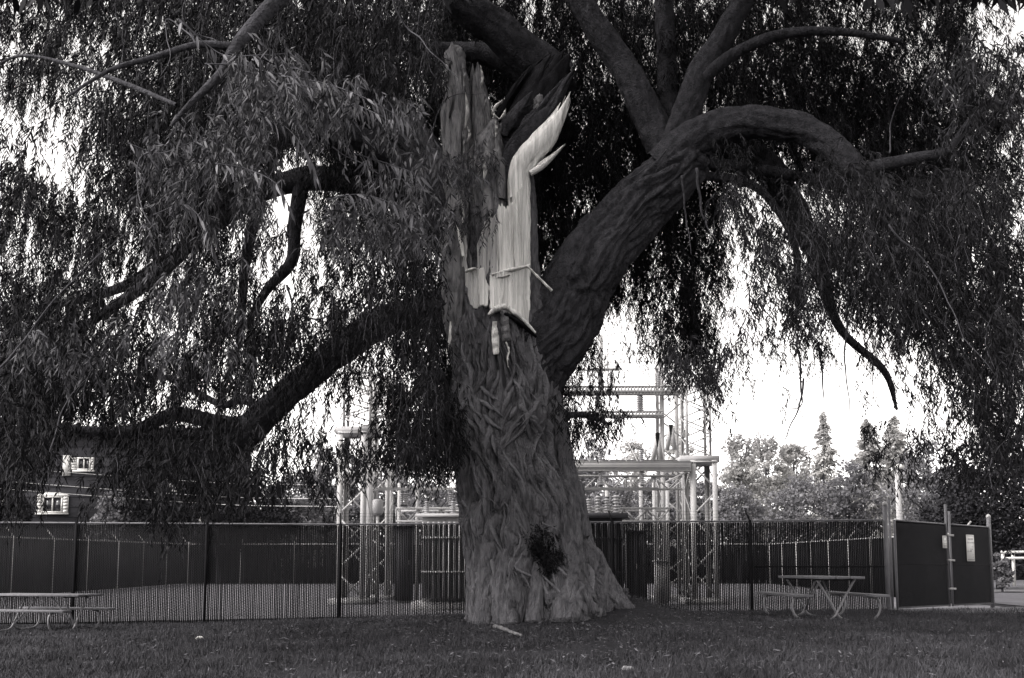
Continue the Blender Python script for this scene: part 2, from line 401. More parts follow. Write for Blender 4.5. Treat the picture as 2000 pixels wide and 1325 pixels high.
# braided ridges of loose bark lying on the trunk
def strip_on_trunk(z0, a0, L, wd, hg, lean, wav):
    n = 9; t = np.linspace(0, 1, n)
    z = z0 + L * (t - 0.5)
    a = a0 + lean * (t - 0.5) + wav * np.sin(t * 5 + z0 * 7)
    P = trunk_surface(z, a, True)
    c = np.stack([np.interp(z, prz, (prl + prr) / 2), np.full(n, TY), z], -1)
    N = P - c; N[:, 2] = 0; N /= np.linalg.norm(N, axis=1)[:, None]
    P0 = trunk_surface(z, a, False); P = P * 0.5 + P0 * 0.5
    T = np.gradient(P, axis=0); T /= np.linalg.norm(T, axis=1)[:, None]; Sd = np.cross(T, N)
    prof = np.sin(np.pi * np.clip(t * 0.96 + 0.02, 0, 1)) ** 0.75
    wv = (wd * prof)[:, None]; hv = (hg * prof)[:, None]
    rows = [P - Sd * wv - N * 0.03, P - Sd * wv * 0.7 + N * hv * 0.8, P + Sd * wv * 0.15 + N * hv * 1.15, P + Sd * wv * 0.8 + N * hv * 0.6, P + Sd * wv - N * 0.03]
    V = np.stack(rows, 1).reshape(-1, 3)
    q = [(i * 5 + k, i * 5 + k + 1, (i + 1) * 5 + k + 1, (i + 1) * 5 + k) for i in range(n - 1) for k in range(4)]
    return mesh_np('bark_strip', V, q, smooth=True)
zlo, zhi = prz[2], at(1000, 655, TY)[2]
for s in range(240):
    z0 = zlo + (zhi - zlo) * RNG.random() if s % 2 else at(1000, 830 + RNG.normal() * 75, TY)[2]; a0 = np.pi / 2 + (RNG.random() - 0.5) * 3.3
    mid = np.exp(-((z0 - at(1000, 830, TY)[2]) / 0.75) ** 2)
    L = (0.3 + 0.6 * RNG.random()) * (1 - 0.3 * mid)
    put('bark_strip', strip_on_trunk(z0, a0, L, 0.017 + 0.026 * RNG.random() + 0.010 * mid, 0.035 + 0.04 * RNG.random() + 0.025 * mid, RNG.normal() * (0.10 + 0.22 * mid), RNG.normal() * 0.05), M['strip'], trunk)

def limb(name, ctrl, nu=40, amp=0.03, m='limb', k=7.0, n=None, parent=None, wob=0.25, st=0.2):
    C = np.array([list(at(c[0], c[1], c[2])) + [c[3] / F * c[2]] for c in ctrl])
    L = np.sum(np.linalg.norm(np.diff(C[:, :3], axis=0), axis=1))
    n = n or int(max(10, min(170, L / 0.035)))
    D = resample(C, n); P = D[:, :3]; r = np.maximum(D[:, 3], 0.004)
    P = P + wob * r[:, None] * np.stack([perlin(np.stack([P[:, 0] * 1.1 + 40 * j, P[:, 1] * 1.1, P[:, 2] * 1.1], -1)) for j in range(3)], -1)
    T, N, B = frames(P); a = np.arange(nu) * 2 * np.pi / nu
    ln = np.concatenate([[0], np.cumsum(np.linalg.norm(np.diff(P, axis=0), axis=1))])
    P3 = np.stack([r[:, None] * np.cos(a), r[:, None] * np.sin(a)], -1) + ctrl[0][0] * 0.01
    d = bark_disp(P3, ln[:, None] + 0 * a, k, amp, st) * np.clip(r / 0.25, 0.15, 1)[:, None] if amp > 0 else 0
    rr = r[:, None] + d
    V = P[:, None] + rr[..., None] * (np.cos(a)[None, :, None] * N[:, None] + np.sin(a)[None, :, None] * B[:, None])
    i = np.arange(n - 1)[:, None]; kk = np.arange(nu)[None]
    q = np.stack([i * nu + kk, i * nu + (kk + 1) % nu, (i + 1) * nu + (kk + 1) % nu, (i + 1) * nu + kk], -1).reshape(-1, 4)
    V = np.concatenate([V.reshape(-1, 3), P[-1:] + T[-1:] * r[-1] * 0.4])
    t = [((n - 1) * nu + j, (n - 1) * nu + (j + 1) % nu, n * nu) for j in range(nu)]
    return put(name, mesh_np(name, V, q, t, smooth=True), M[m], parent or willow)

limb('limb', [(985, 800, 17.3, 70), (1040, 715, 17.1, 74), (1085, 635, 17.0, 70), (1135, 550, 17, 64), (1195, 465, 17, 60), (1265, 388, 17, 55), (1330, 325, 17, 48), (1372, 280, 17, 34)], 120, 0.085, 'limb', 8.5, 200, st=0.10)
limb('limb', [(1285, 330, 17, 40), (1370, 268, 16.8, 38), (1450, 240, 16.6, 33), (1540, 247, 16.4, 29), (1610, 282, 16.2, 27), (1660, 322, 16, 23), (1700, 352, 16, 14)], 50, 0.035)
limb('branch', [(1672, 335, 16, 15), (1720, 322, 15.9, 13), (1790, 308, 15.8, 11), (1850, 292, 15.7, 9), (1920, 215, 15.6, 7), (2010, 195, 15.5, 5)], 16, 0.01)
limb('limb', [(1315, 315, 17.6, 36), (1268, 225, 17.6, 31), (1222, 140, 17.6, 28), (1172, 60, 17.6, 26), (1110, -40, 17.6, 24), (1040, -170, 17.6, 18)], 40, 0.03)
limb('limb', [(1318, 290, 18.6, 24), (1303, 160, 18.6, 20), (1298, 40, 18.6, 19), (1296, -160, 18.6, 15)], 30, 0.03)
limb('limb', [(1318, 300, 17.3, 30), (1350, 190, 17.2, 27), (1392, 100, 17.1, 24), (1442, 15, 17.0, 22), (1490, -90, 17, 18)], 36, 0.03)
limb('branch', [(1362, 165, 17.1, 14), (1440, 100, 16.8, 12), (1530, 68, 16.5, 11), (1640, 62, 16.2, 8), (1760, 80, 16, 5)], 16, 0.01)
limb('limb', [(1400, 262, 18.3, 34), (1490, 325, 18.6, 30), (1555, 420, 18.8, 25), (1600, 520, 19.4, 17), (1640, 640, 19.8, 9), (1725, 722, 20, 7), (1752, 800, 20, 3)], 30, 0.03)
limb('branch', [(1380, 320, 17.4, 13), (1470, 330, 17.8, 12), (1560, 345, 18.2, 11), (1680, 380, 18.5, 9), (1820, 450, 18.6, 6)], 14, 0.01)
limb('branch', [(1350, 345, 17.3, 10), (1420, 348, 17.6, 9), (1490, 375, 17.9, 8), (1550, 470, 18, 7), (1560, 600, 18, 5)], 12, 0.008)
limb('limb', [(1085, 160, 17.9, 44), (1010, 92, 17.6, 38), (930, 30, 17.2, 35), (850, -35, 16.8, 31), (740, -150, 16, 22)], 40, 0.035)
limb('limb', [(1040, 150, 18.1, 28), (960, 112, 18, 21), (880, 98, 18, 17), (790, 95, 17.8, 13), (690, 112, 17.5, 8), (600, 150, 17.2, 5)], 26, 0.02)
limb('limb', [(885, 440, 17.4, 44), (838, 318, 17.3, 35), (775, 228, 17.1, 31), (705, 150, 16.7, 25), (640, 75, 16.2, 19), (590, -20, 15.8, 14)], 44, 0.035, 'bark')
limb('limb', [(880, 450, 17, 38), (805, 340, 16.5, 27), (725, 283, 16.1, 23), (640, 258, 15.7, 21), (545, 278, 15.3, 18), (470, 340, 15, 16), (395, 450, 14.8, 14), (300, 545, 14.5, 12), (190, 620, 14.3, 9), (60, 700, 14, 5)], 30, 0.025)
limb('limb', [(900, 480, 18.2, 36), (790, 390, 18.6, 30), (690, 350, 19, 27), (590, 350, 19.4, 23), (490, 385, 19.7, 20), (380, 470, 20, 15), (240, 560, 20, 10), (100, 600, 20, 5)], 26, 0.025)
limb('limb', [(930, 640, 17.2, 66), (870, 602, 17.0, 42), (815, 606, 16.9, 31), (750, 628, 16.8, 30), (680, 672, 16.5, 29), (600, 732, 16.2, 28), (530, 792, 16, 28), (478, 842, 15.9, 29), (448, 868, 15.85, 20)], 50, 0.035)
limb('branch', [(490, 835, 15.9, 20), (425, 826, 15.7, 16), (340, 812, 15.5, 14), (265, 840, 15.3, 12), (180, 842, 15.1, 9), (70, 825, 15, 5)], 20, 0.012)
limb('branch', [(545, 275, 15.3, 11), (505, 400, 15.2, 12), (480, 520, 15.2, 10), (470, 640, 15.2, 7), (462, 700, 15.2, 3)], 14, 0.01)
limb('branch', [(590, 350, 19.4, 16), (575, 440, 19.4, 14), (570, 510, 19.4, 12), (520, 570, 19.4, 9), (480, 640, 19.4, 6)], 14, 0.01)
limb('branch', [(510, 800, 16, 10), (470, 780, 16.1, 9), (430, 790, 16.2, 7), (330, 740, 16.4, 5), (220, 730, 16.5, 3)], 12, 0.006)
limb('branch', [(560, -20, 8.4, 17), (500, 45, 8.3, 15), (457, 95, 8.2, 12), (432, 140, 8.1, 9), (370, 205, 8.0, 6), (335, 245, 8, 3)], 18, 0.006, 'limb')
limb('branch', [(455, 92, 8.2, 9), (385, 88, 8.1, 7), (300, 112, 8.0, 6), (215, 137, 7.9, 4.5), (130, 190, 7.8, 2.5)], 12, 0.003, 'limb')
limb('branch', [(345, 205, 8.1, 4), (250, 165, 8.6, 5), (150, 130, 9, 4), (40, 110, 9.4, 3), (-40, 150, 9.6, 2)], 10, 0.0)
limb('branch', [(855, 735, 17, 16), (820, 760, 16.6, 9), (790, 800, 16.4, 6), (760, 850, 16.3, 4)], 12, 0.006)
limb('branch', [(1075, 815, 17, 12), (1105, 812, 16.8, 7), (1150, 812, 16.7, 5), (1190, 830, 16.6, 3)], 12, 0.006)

# snag: broken central leader above the fork, bark shell at the back and left, torn pale wood in front
limb('snag', [(966, 690, 17.05, 84), (963, 610, 17.08, 80), (962, 520, 17.16, 74), (962, 440, 17.2, 70), (958, 370, 17.25, 62), (950, 320, 17.3, 44)], 90, 0.05, 'bark', 8, 120, wob=0.06)
limb('bark_column', [(925, 730, 17.0, 10), (905, 675, 16.85, 22), (892, 620, 16.72, 24), (890, 540, 16.62, 25), (888, 450, 16.62, 24), (893, 360, 16.75, 24), (893, 270, 16.9, 25), (892, 180, 17.0, 23), (888, 110, 17.05, 20), (886, 92, 17.05, 10)], 40, 0.05, 'oldwood', 11, 130, wob=0.06)
def bundle(ctrl, n, m, spread=1.0, seed=0, ends=(0.55, 1.0), flat=0.45, nm='splinter', starts=(0, 0.1), wf=1.0, rough=1.0):
    """a broken stem: long fibres lying side by side, each ending ragged at its own height"""
    rg = np.random.default_rng(seed)
    C = np.array([list(at(c[0], c[1], c[2])) + [c[3] / F * c[2]] for c in ctrl]); D = resample(C, 60); P = D[:, :3]; r = D[:, 3]
    T, N, B = frames(P)
    for j in range(n):
        a = (j + 0.6 * rg.random()) / n * 2 * np.pi; q = 0.35 + 0.5 * rg.random()
        e = int(59 * (ends[0] + (ends[1] - ends[0]) * rg.random())); s0 = int(59 * (starts[0] + (starts[1] - starts[0]) * rg.random()))
        if e - s0 < 8: e = min(59, s0 + 10)
        sl = slice(s0, e); t = np.linspace(0, 1, e - s0)
        tw = a + 0.5 * (t - 0.5) * rg.normal() * 0.5
        cc = P[sl] + (r[sl] * q * spread)[:, None] * (np.cos(tw)[:, None] * N[sl] + np.sin(tw)[:, None] * B[sl])
        wd = wf * r[sl] * (2.9 / n ** 0.6) * (0.7 + 0.5 * rg.random()) * np.clip((1 - t) * 3.2, 0.03, 1) ** 0.8 * (1 + 0.25 * perlin(np.stack([t * 6, t * 0 + j, t * 0 + seed], -1)))
        nu = 22; an = np.arange(nu) * 2 * np.pi / nu
        def fb(f, ft): return perlin(np.stack([np.cos(an)[None] * f + 0 * t[:, None], np.sin(an)[None] * f + 0 * t[:, None], t[:, None] * ft + j * 7.7 + 0 * an[None]], -1))
        fib = 1 + 0.4 * fb(2.5, 2.0) + 0.3 * fb(5.0, 9.0) * rough
        rad_d = np.cos(tw)[:, None] * N[sl] + np.sin(tw)[:, None] * B[sl]; tan_d = -np.sin(tw)[:, None] * N[sl] + np.cos(tw)[:, None] * B[sl]
        V = cc[:, None] + (wd[:, None] * fib)[..., None] * (np.cos(an)[None, :, None] * tan_d[:, None] + flat * np.sin(an)[None, :, None] * rad_d[:, None])
        m_ = e - s0; i = np.arange(m_ - 1)[:, None]; k = np.arange(nu)[None]
        qd = np.stack([i * nu + k, i * nu + (k + 1) % nu, (i + 1) * nu + (k + 1) % nu, (i + 1) * nu + k], -1).reshape(-1, 4)
        put(nm, mesh_np(nm, V.reshape(-1, 3), qd, smooth=True), M[m], willow)
bundle([(892, 420, 16.8, 26), (893, 330, 16.85, 26), (893, 240, 16.95, 27), (892, 170, 17.0, 25), (889, 105, 17.02, 22), (888, 80, 17.05, 18)], 12, 'oldwood', 1.0, 1, (0.7, 1.0))
bundle([(948, 400, 16.9, 34), (946, 330, 16.92, 30), (944, 270, 17, 23), (938, 210, 17.05, 19), (932, 150, 17.05, 18), (930, 100, 17.05, 15)], 10, 'oldwood', 1.0, 2, (0.55, 1.0))
bundle([(962, 430, 16.75, 34), (954, 350, 16.8, 40), (950, 300, 16.85, 36), (964, 250, 16.9, 24), (970, 225, 17, 12)], 10, 'oldwood', 1.0, 3, (0.5, 1.0))
limb('rotten_stub', [(985, 380, 17.6, 46), (1010, 290, 17.6, 48), (1040, 220, 17.6, 50), (1070, 165, 17.6, 48), (1088, 135, 17.6, 40)], 50, 0.13, 'char', 5, 90, wob=0.06)
bundle([(985, 330, 17.3, 40), (1010, 270, 17.3, 48), (1045, 205, 17.3, 50), (1080, 145, 17.3, 44), (1105, 105, 17.3, 34)], 22, 'char', 1.25, 4, (0.4, 1.0), 0.5, wf=0.8)
bundle([(985, 330, 17.25, 44), (1010, 270, 17.2, 52), (1045, 205, 17.2, 52), (1080, 145, 17.2, 44), (1100, 110, 17.3, 30)], 14, 'char', 1.35, 14, (0.3, 0.95), 0.4, starts=(0, 0.4), wf=0.45)
bundle([(990, 310, 17.1, 40), (1015, 255, 17.1, 46), (1045, 205, 17.1, 44), (1070, 165, 17.2, 30)], 9, 'limb', 1.2, 15, (0.4, 0.95), 0.4, starts=(0, 0.4), wf=0.3)
bundle([(970, 300, 17.1, 16), (1000, 250, 17.0, 18), (1035, 205, 17, 16), (1075, 165, 17, 10)], 5, 'limb', 1.3, 5, (0.5, 1.0), 0.35)
bundle([(985, 290, 17.0, 14), (1020, 270, 16.95, 16), (1050, 256, 16.95, 12), (1080, 240, 17, 6)], 4, 'limb', 1.2, 6, (0.6, 1.0), 0.35)
bundle([(1050, 228, 16.9, 7), (1052, 205, 16.9, 8), (1055, 175, 16.92, 6)], 3, 'oldwood', 1, 7, (0.7, 1))
# pale spire that curves to the right
SP_ = [(1014, 500, 16.62, 20), (1014, 420, 16.6, 23), (1012, 352, 16.58, 25), (1024, 316, 16.58, 29), (1054, 282, 16.58, 29), (1080, 247, 16.6, 25), (1099, 210, 16.62, 19), (1114, 172, 16.66, 13)]
bundle(SP_, 16, 'wood', 1.0, 21, (0.72, 1.0), 0.4, starts=(0, 0.25), rough=0.3)
bundle([(984, 440, 16.85, 16), (988, 350, 16.8, 18), (1004, 302, 16.72, 20), (1036, 264, 16.68, 22), (1066, 228, 16.66, 20), (1093, 182, 16.68, 15), (1115, 148, 16.7, 10), (1134, 125, 16.75, 6)], 7, 'limb', 1.0, 23, (0.75, 1.0), 0.4)
limb('bark_edge', [(1050, 660, 16.95, 14), (1043, 560, 16.78, 11), (1041, 470, 16.78, 10), (1040, 400, 16.78, 9), (1037, 345, 16.78, 6)], 16, 0.03, 'bark', 10, 80, wob=0.06)

# torn faces of pale wood, each a curved slab with ragged ends
def slab(name, xs, top, bot, Yc, rad, thick, m='wood', seed=0, xc=966, jag=8, amp=0.035):
    """xs: left, right pixel; top/bot: polylines (px, py); front of a vertical cylinder round (xc, Yc)"""
    nx, ny = 46, 40
    px = np.linspace(xs[0], xs[1], nx)
    tp = np.interp(px, [p[0] for p in top], [p[1] for p in top]) + jag * perlin(np.stack([px * 0.11, px * 0 + seed, px * 0], -1)) + jag * 0.7 * perlin(np.stack([px * 0.35, px * 0 + seed, px * 0 + 4], -1))
    bt = np.interp(px, [p[0] for p in bot], [p[1] for p in bot]) + jag * perlin(np.stack([px * 0.13, px * 0 + seed + 7, px * 0], -1)) + jag * 0.7 * perlin(np.stack([px * 0.3, px * 0 + seed, px * 0 + 14], -1))
    t = np.linspace(0, 1, ny)[:, None]
    py = tp[None] * (1 - t) + bt[None] * t; PX = px[None] + 2.2 * perlin(np.stack([py * 0.03, py * 0 + seed * 1.7, py * 0], -1)) + 1.3 * perlin(np.stack([py * 0.11, py * 0 + seed * 1.7, py * 0 + 3], -1))
    off = (px - xc) / F * Yc
    Y0 = Yc - np.sqrt(np.maximum(rad ** 2 - off ** 2, 0.02))
    X0 = at_arr(PX, py, np.full_like(PX, Yc - rad))
    fib = perlin(np.stack([PX * 0.12, py * 0.006, PX * 0 + seed], -1)) * amp + perlin(np.stack([PX * 0.35, py * 0.012, PX * 0 + seed], -1)) * amp * 0.5
    step = np.floor(perlin(np.stack([PX * 0.035, py * 0.002, PX * 0 + seed + 3], -1)) * 3) * 0.018
    Yf = Y0[None] + fib + step
    V = at_arr(PX, py, Yf); Vb = V + np.array([0, thick, 0])
    n = nx * ny
    i = np.arange(ny - 1)[:, None]; k = np.arange(nx - 1)[None]
    q = np.stack([i * nx + k, (i + 1) * nx + k, (i + 1) * nx + k + 1, i * nx + k + 1], -1).reshape(-1, 4)
    edge = list(range(nx)) + [j * nx + nx - 1 for j in range(1, ny)] + [(ny - 1) * nx + j for j in range(nx - 2, -1, -1)] + [j * nx for j in range(ny - 2, 0, -1)]
    e = np.array(edge); e2 = np.roll(e, -1)
    qs = np.stack([e, e2, e2 + n, e + n], -1)
    return put(name, mesh_np(name, np.concatenate([V.reshape(-1, 3), Vb.reshape(-1, 3)]), np.concatenate([q, qs])), M[m], willow)
slab('torn_wood', (956, 980), [(956, 538), (980, 530)], [(956, 602), (980, 606)], 16.95, 0.735, 0.16, seed=1, jag=4)
slab('torn_wood', (979, 1007), [(979, 531), (1007, 524)], [(979, 606), (1007, 622)], 16.95, 0.75, 0.16, seed=31, jag=4)
slab('torn_wood', (1005, 1035), [(1005, 525), (1035, 516)], [(1005, 622), (1022, 632), (1035, 600)], 16.95, 0.74, 0.16, seed=32, jag=4)
slab('torn_wood', (1020, 1044), [(1020, 590), (1030, 585), (1044, 632)], [(1020, 632), (1044, 652)], 16.96, 0.75, 0.16, seed=33, jag=3)
slab('torn_wood', (908, 934), [(908, 528), (934, 526)], [(908, 560), (918, 596), (934, 604)], 16.95, 0.74, 0.16, 'wood2', seed=2, jag=5)
slab('torn_wood', (933, 954), [(933, 526), (945, 524), (954, 560)], [(933, 598), (954, 597)], 16.95, 0.72, 0.16, seed=3, jag=5)
slab('torn_wood', (957, 973), [(957, 428), (973, 415)], [(957, 585), (973, 580)], 16.98, 0.69, 0.16, 'wood2', seed=4, jag=10)
slab('torn_wood', (971, 990), [(971, 408), (980, 398), (990, 412)], [(971, 585), (990, 570)], 16.98, 0.705, 0.16, seed=41, jag=8)
slab('torn_wood', (988, 1006), [(988, 405), (998, 400), (1006, 382)], [(988, 585), (1006, 570)], 16.98, 0.68, 0.16, seed=42, jag=9)
slab('torn_wood', (1004, 1022), [(1004, 408), (1012, 372), (1022, 355)], [(1004, 585), (1022, 570)], 16.98, 0.70, 0.16, 'wood', seed=43, jag=10)
slab('torn_wood', (931, 959), [(931, 480), (945, 440), (959, 415)], [(931, 570), (959, 585)], 17.0, 0.68, 0.16, 'wood2', seed=5, jag=8)
slab('torn_wood', (1019, 1036), [(1019, 342), (1036, 350)], [(1019, 555), (1036, 535)], 16.97, 0.715, 0.16, seed=6, jag=6)
slab('torn_wood', (908, 922), [(908, 470), (922, 500)], [(908, 540), (922, 540)], 17.06, 0.70, 0.08, 'oldwood', seed=8, jag=6)
slab('torn_wood', (896, 912), [(896, 455), (912, 462)], [(900, 520), (912, 530)], 17.0, 0.72, 0.06, 'wood2', seed=18, jag=5, xc=958)
# hanging strips and splinters
def flat_strip(name, pts, wpx, Y, th=0.02, m='wood'):
    C = resample(np.array([list(p) + [ww] for p, ww in zip(pts, wpx)], float), 14)
    v = []
    for j, (x, y, ww) in enumerate(C):
        d = C[min(j + 1, 13), :2] - C[max(j - 1, 0), :2]; d /= np.linalg.norm(d) + 1e-9; nn = np.array([-d[1], d[0]]) * ww / 2
        yy = Y + 0.03 * math.sin(j * 1.3 + x)
        jit = perlin(np.array([[x * 0.2, y * 0.2, 1.0]]))[0] * 2
        a = at(x - nn[0] + jit, y - nn[1], yy); b = at(x + nn[0], y + nn[1], yy + 0.02); mm = at(x, y, yy - 0.03)
        v += [a, mm, b, b + np.array([0, th, 0]), a + np.array([0, th, 0])]
    q = [(j * 5 + k, j * 5 + (k + 1) % 5, (j + 1) * 5 + (k + 1) % 5, (j + 1) * 5 + k) for j in range(13) for k in range(5)]
    return put(name, mesh_np(name, v, q), M[m], willow)
flat_strip('splinter', [(1036, 338), (1058, 324), (1080, 305), (1104, 281)], [10, 11, 7, 1], 16.42, 0.05)
flat_strip('splinter', [(1040, 330), (1066, 312), (1092, 292)], [7, 6, 1], 16.46, 0.05)
flat_strip('splinter', [(961, 222), (968, 208), (982, 196)], [2, 6, 1], 16.6, 0.03)
flat_strip('splinter', [(962, 212), (966, 226), (974, 232)], [1, 5, 2], 16.6, 0.03)
flat_strip('splinter', [(974, 234), (984, 224), (988, 212)], [2, 6, 1], 16.58, 0.03)
for (x, y, h_, ww, yy, mm) in ((906, 150, 60, 6, 16.72, 'oldwood'), (911, 215, 70, 7, 16.62, 'wood2'), (905, 280, 50, 6, 16.55, 'oldwood'), (880, 190, 80, 5, 16.7, 'oldwood'), (940, 150, 45, 5, 16.78, 'wood2'), (947, 195, 40, 4, 16.75, 'oldwood'), (930, 300, 60, 9, 16.4, 'oldwood'), (945, 330, 50, 8, 16.38, 'wood2'), (920, 350, 55, 6, 16.45, 'oldwood'), (968, 250, 36, 5, 16.6, 'wood2'), (915, 262, 30, 5, 16.58, 'wood2'), (873, 130, 60, 5, 16.8, 'oldwood'), (962, 318, 50, 6, 16.4, 'oldwood'), (898, 330, 60, 5, 16.5, 'oldwood'), (903, 420, 60, 4, 16.3, 'wood2')):
    flat_strip('bark_flake', [(x - 2, y - h_ / 2), (x + 2, y), (x + random.uniform(-4, 4), y + h_ / 2)], [1, ww, 1.5], yy, 0.05, mm)
flat_strip('hanging_strip', [(966, 628), (967, 660), (969, 692)], [8, 14, 11], 16.2)
flat_strip('hanging_strip', [(984, 606), (987, 640), (990, 666)], [15, 17, 18], 16.2, m='oldwood')
flat_strip('hanging_strip', [(988, 668), (994, 685), (991, 700), (993, 718)], [3, 3, 3, 2], 16.15)
flat_strip('hanging_strip', [(880, 628), (878, 660), (872, 691)], [3, 5, 3], 16.2)
flat_strip('splinter', [(1030, 520), (1054, 544), (1078, 568)], [3, 4, 5], 16.1)
flat_strip('splinter', [(954, 614), (970, 602), (990, 598)], [5, 12, 10], 16.15, 0.08)
flat_strip('splinter', [(990, 600), (1015, 618), (1046, 650)], [9, 8, 4], 16.15, 0.1)
flat_strip('splinter', [(985, 612), (1012, 626), (1048, 656)], [7, 8, 4], 16.2, 0.12, 'char')
flat_strip('splinter', [(960, 536), (985, 530), (1010, 524), (1034, 519)], [3, 5, 6, 3], 16.2, 0.06)
flat_strip('splinter', [(972, 541), (985, 540), (996, 536)], [2, 4, 2], 16.18, 0.05)
flat_strip('splinter', [(909, 530), (920, 526), (930, 524)], [4, 5, 3], 16.2, 0.06)
flat_strip('splinter', [(905, 500), (900, 470), (893, 440)], [6, 7, 2], 16.2, 0.05)
flat_strip('splinter', [(1030, 345), (1033, 420), (1031, 500)], [2, 3, 2], 16.2, 0.04)

# buttresses and roots at the foot
def tfront(px, py, sink=0.0):
    p = at(px, py, TY); l = np.interp(p[2], prz, prl); r_ = np.interp(p[2], prz, prr); c = (l + r_) / 2; r0 = (r_ - l) / 2
    return TY - 0.92 * math.sqrt(max(r0 * r0 - (p[0] * 0.96 - c) ** 2, 0.01)) + sink
def rib(pts, nm='root', amp=0.05):
    limb(nm, [(x, y, tfront(min(max(x, 925), 1185), min(y, 1200), sk), r_) for x, y, r_, sk in pts], 36, amp, 'bark', 8, 60, wob=0.15)
rib([(985, 940, 20, 0.12), (975, 1010, 30, 0.06), (966, 1075, 28, 0.05), (958, 1150, 26, 0.03), (950, 1225, 28, 0.0)])
rib([(1000, 1010, 22, 0.12), (1000, 1080, 28, 0.05), (985, 1150, 26, 0.02), (990, 1225, 30, -0.04)])
rib([(1105, 1020, 22, 0.12), (1112, 1090, 30, 0.06), (1105, 1150, 30, 0.02), (1110, 1215, 36, -0.05)])
rib([(1130, 1060, 24, 0.15), (1155, 1110, 30, 0.10), (1182, 1150, 26, 0.1), (1208, 1178, 18, 0.15), (1235, 1198, 11, 0.2)])
rib([(1050, 1100, 12, 0.03), (1046, 1150, 15, 0.0), (1042, 1215, 18, -0.03)], amp=0.02)
rib([(938, 1060, 18, 0.2), (938, 1130, 20, 0.16), (940, 1215, 24, 0.1)])
rib([(1075, 760, 16, 0.2), (1085, 830, 22, 0.14), (1098, 900, 22, 0.12), (1118, 980, 22, 0.16), (1135, 1050, 20, 0.2)])
rib([(908, 850, 14, 0.25), (912, 920, 18, 0.18), (926, 1000, 20, 0.2), (934, 1070, 16, 0.2)])
# burl with a shaggy mat of dead shoots
def blob(name, px, py, Y, rpx, m, seed=0, sx=1.0, sz=1.0, rough=0.35, nu=48, nv=30):
    c = at(px, py, Y); r = rpx / F * Y
    a = np.arange(nu) * 2 * np.pi / nu; b = np.linspace(0.02, np.pi - 0.02, nv)
    D = np.stack([np.sin(b)[:, None] * np.cos(a), np.sin(b)[:, None] * np.sin(a), np.cos(b)[:, None] + 0 * a], -1)
    rr = 1 + rough * fbm(D * 2.2 + seed, 4)
    V = c + D * rr[..., None] * r * np.array([sx, 0.7, sz])
    i = np.arange(nv - 1)[:, None]; k = np.arange(nu)[None]
    q = np.stack([i * nu + k, (i + 1) * nu + k, (i + 1) * nu + (k + 1) % nu, i * nu + (k + 1) % nu], -1).reshape(-1, 4)
    return put(name, mesh_np(name, V.reshape(-1, 3), q, smooth=True), M[m], willow)
burl = blob('burl', 1050, 1058, tfront(1050, 1058, -0.02), 30, 'char', 1, 1.25, 1.0)
blob('burl', 1072, 1092, tfront(1072, 1092, 0.02), 22, 'char', 3, 1.0, 1.1)
blob('burl', 872, 830, 16.75, 26, 'char', 5, 1.0, 1.6)  # dark hole in the trunk, its shade painted as a black lump
blob('burl', 1210, 1163, 17.1, 17, 'bark', 7, 1.1, 0.8, 0.5)
blob('burl', 880, 590, 16.7, 24, 'limb', 9, 1.0, 1.2, 0.5)
blob('burl', 1003, 1152, tfront(1003, 1152, 0.03), 22, 'bark', 12, 0.9, 1.3, 0.3)
def knot(px, py, Y, R_, r_):
    c = at(px, py, Y); mb = MB(); a = np.linspace(0, 2 * np.pi, 25)
    P = np.stack([c[0] + R_ * np.cos(a), c[1] + 0.03 * np.sin(2 * a), c[2] + R_ * 1.25 * np.sin(a)], -1)
    mb.tube(P, r_ * (1 + 0.3 * np.sin(3 * a)), 10, False)
    return put('knot', mb.mesh('knot', True), M['bark'], willow)
knot(1090, 1176, tfront(1090, 1176, -0.03), 0.13, 0.075)
def shag(name, centers, n, L, m):
    P = []; 
    for (px, py, Y, rx, rz) in centers:
        a = RNG.random(n) * 6.283; rr = np.sqrt(RNG.random(n))
        c = at(px, py, Y); P.append(np.stack([c[0] + rx * rr * np.cos(a), c[1] - 0.24 * np.sqrt(np.clip(1 - rr * rr, 0, 1)) + RNG.normal(size=n) * 0.03, c[2] + rz * rr * np.sin(a)], -1))
    P = np.concatenate(P); n = len(P)
    D = RNG.normal(size=(n, 3)) * 0.7 + np.array([0, -0.6, -0.5]); D /= np.linalg.norm(D, axis=1)[:, None]
    Sd = np.cross(D, RNG.normal(size=(n, 3))); Sd /= np.linalg.norm(Sd, axis=1)[:, None]
    Ln = L * (0.4 + RNG.random(n))[:, None]
    V = np.stack([P - Sd * 0.007, P + D * Ln * 0.5 - Sd * 0.008, P + D * Ln, P + D * Ln * 0.5 + Sd * 0.008], 1).reshape(-1, 3)
    o = put(name, mesh_np(name, V, np.arange(n * 4).reshape(-1, 4)), M[m], willow); o['kind'] = 'stuff'
shag('dead_shoots', [(1050, 1055, tfront(1050, 1055), 0.33, 0.27), (1075, 1092, tfront(1075, 1092), 0.22, 0.25), (872, 830, 16.75, 0.22, 0.4)], 800, 0.11, 'leaf')

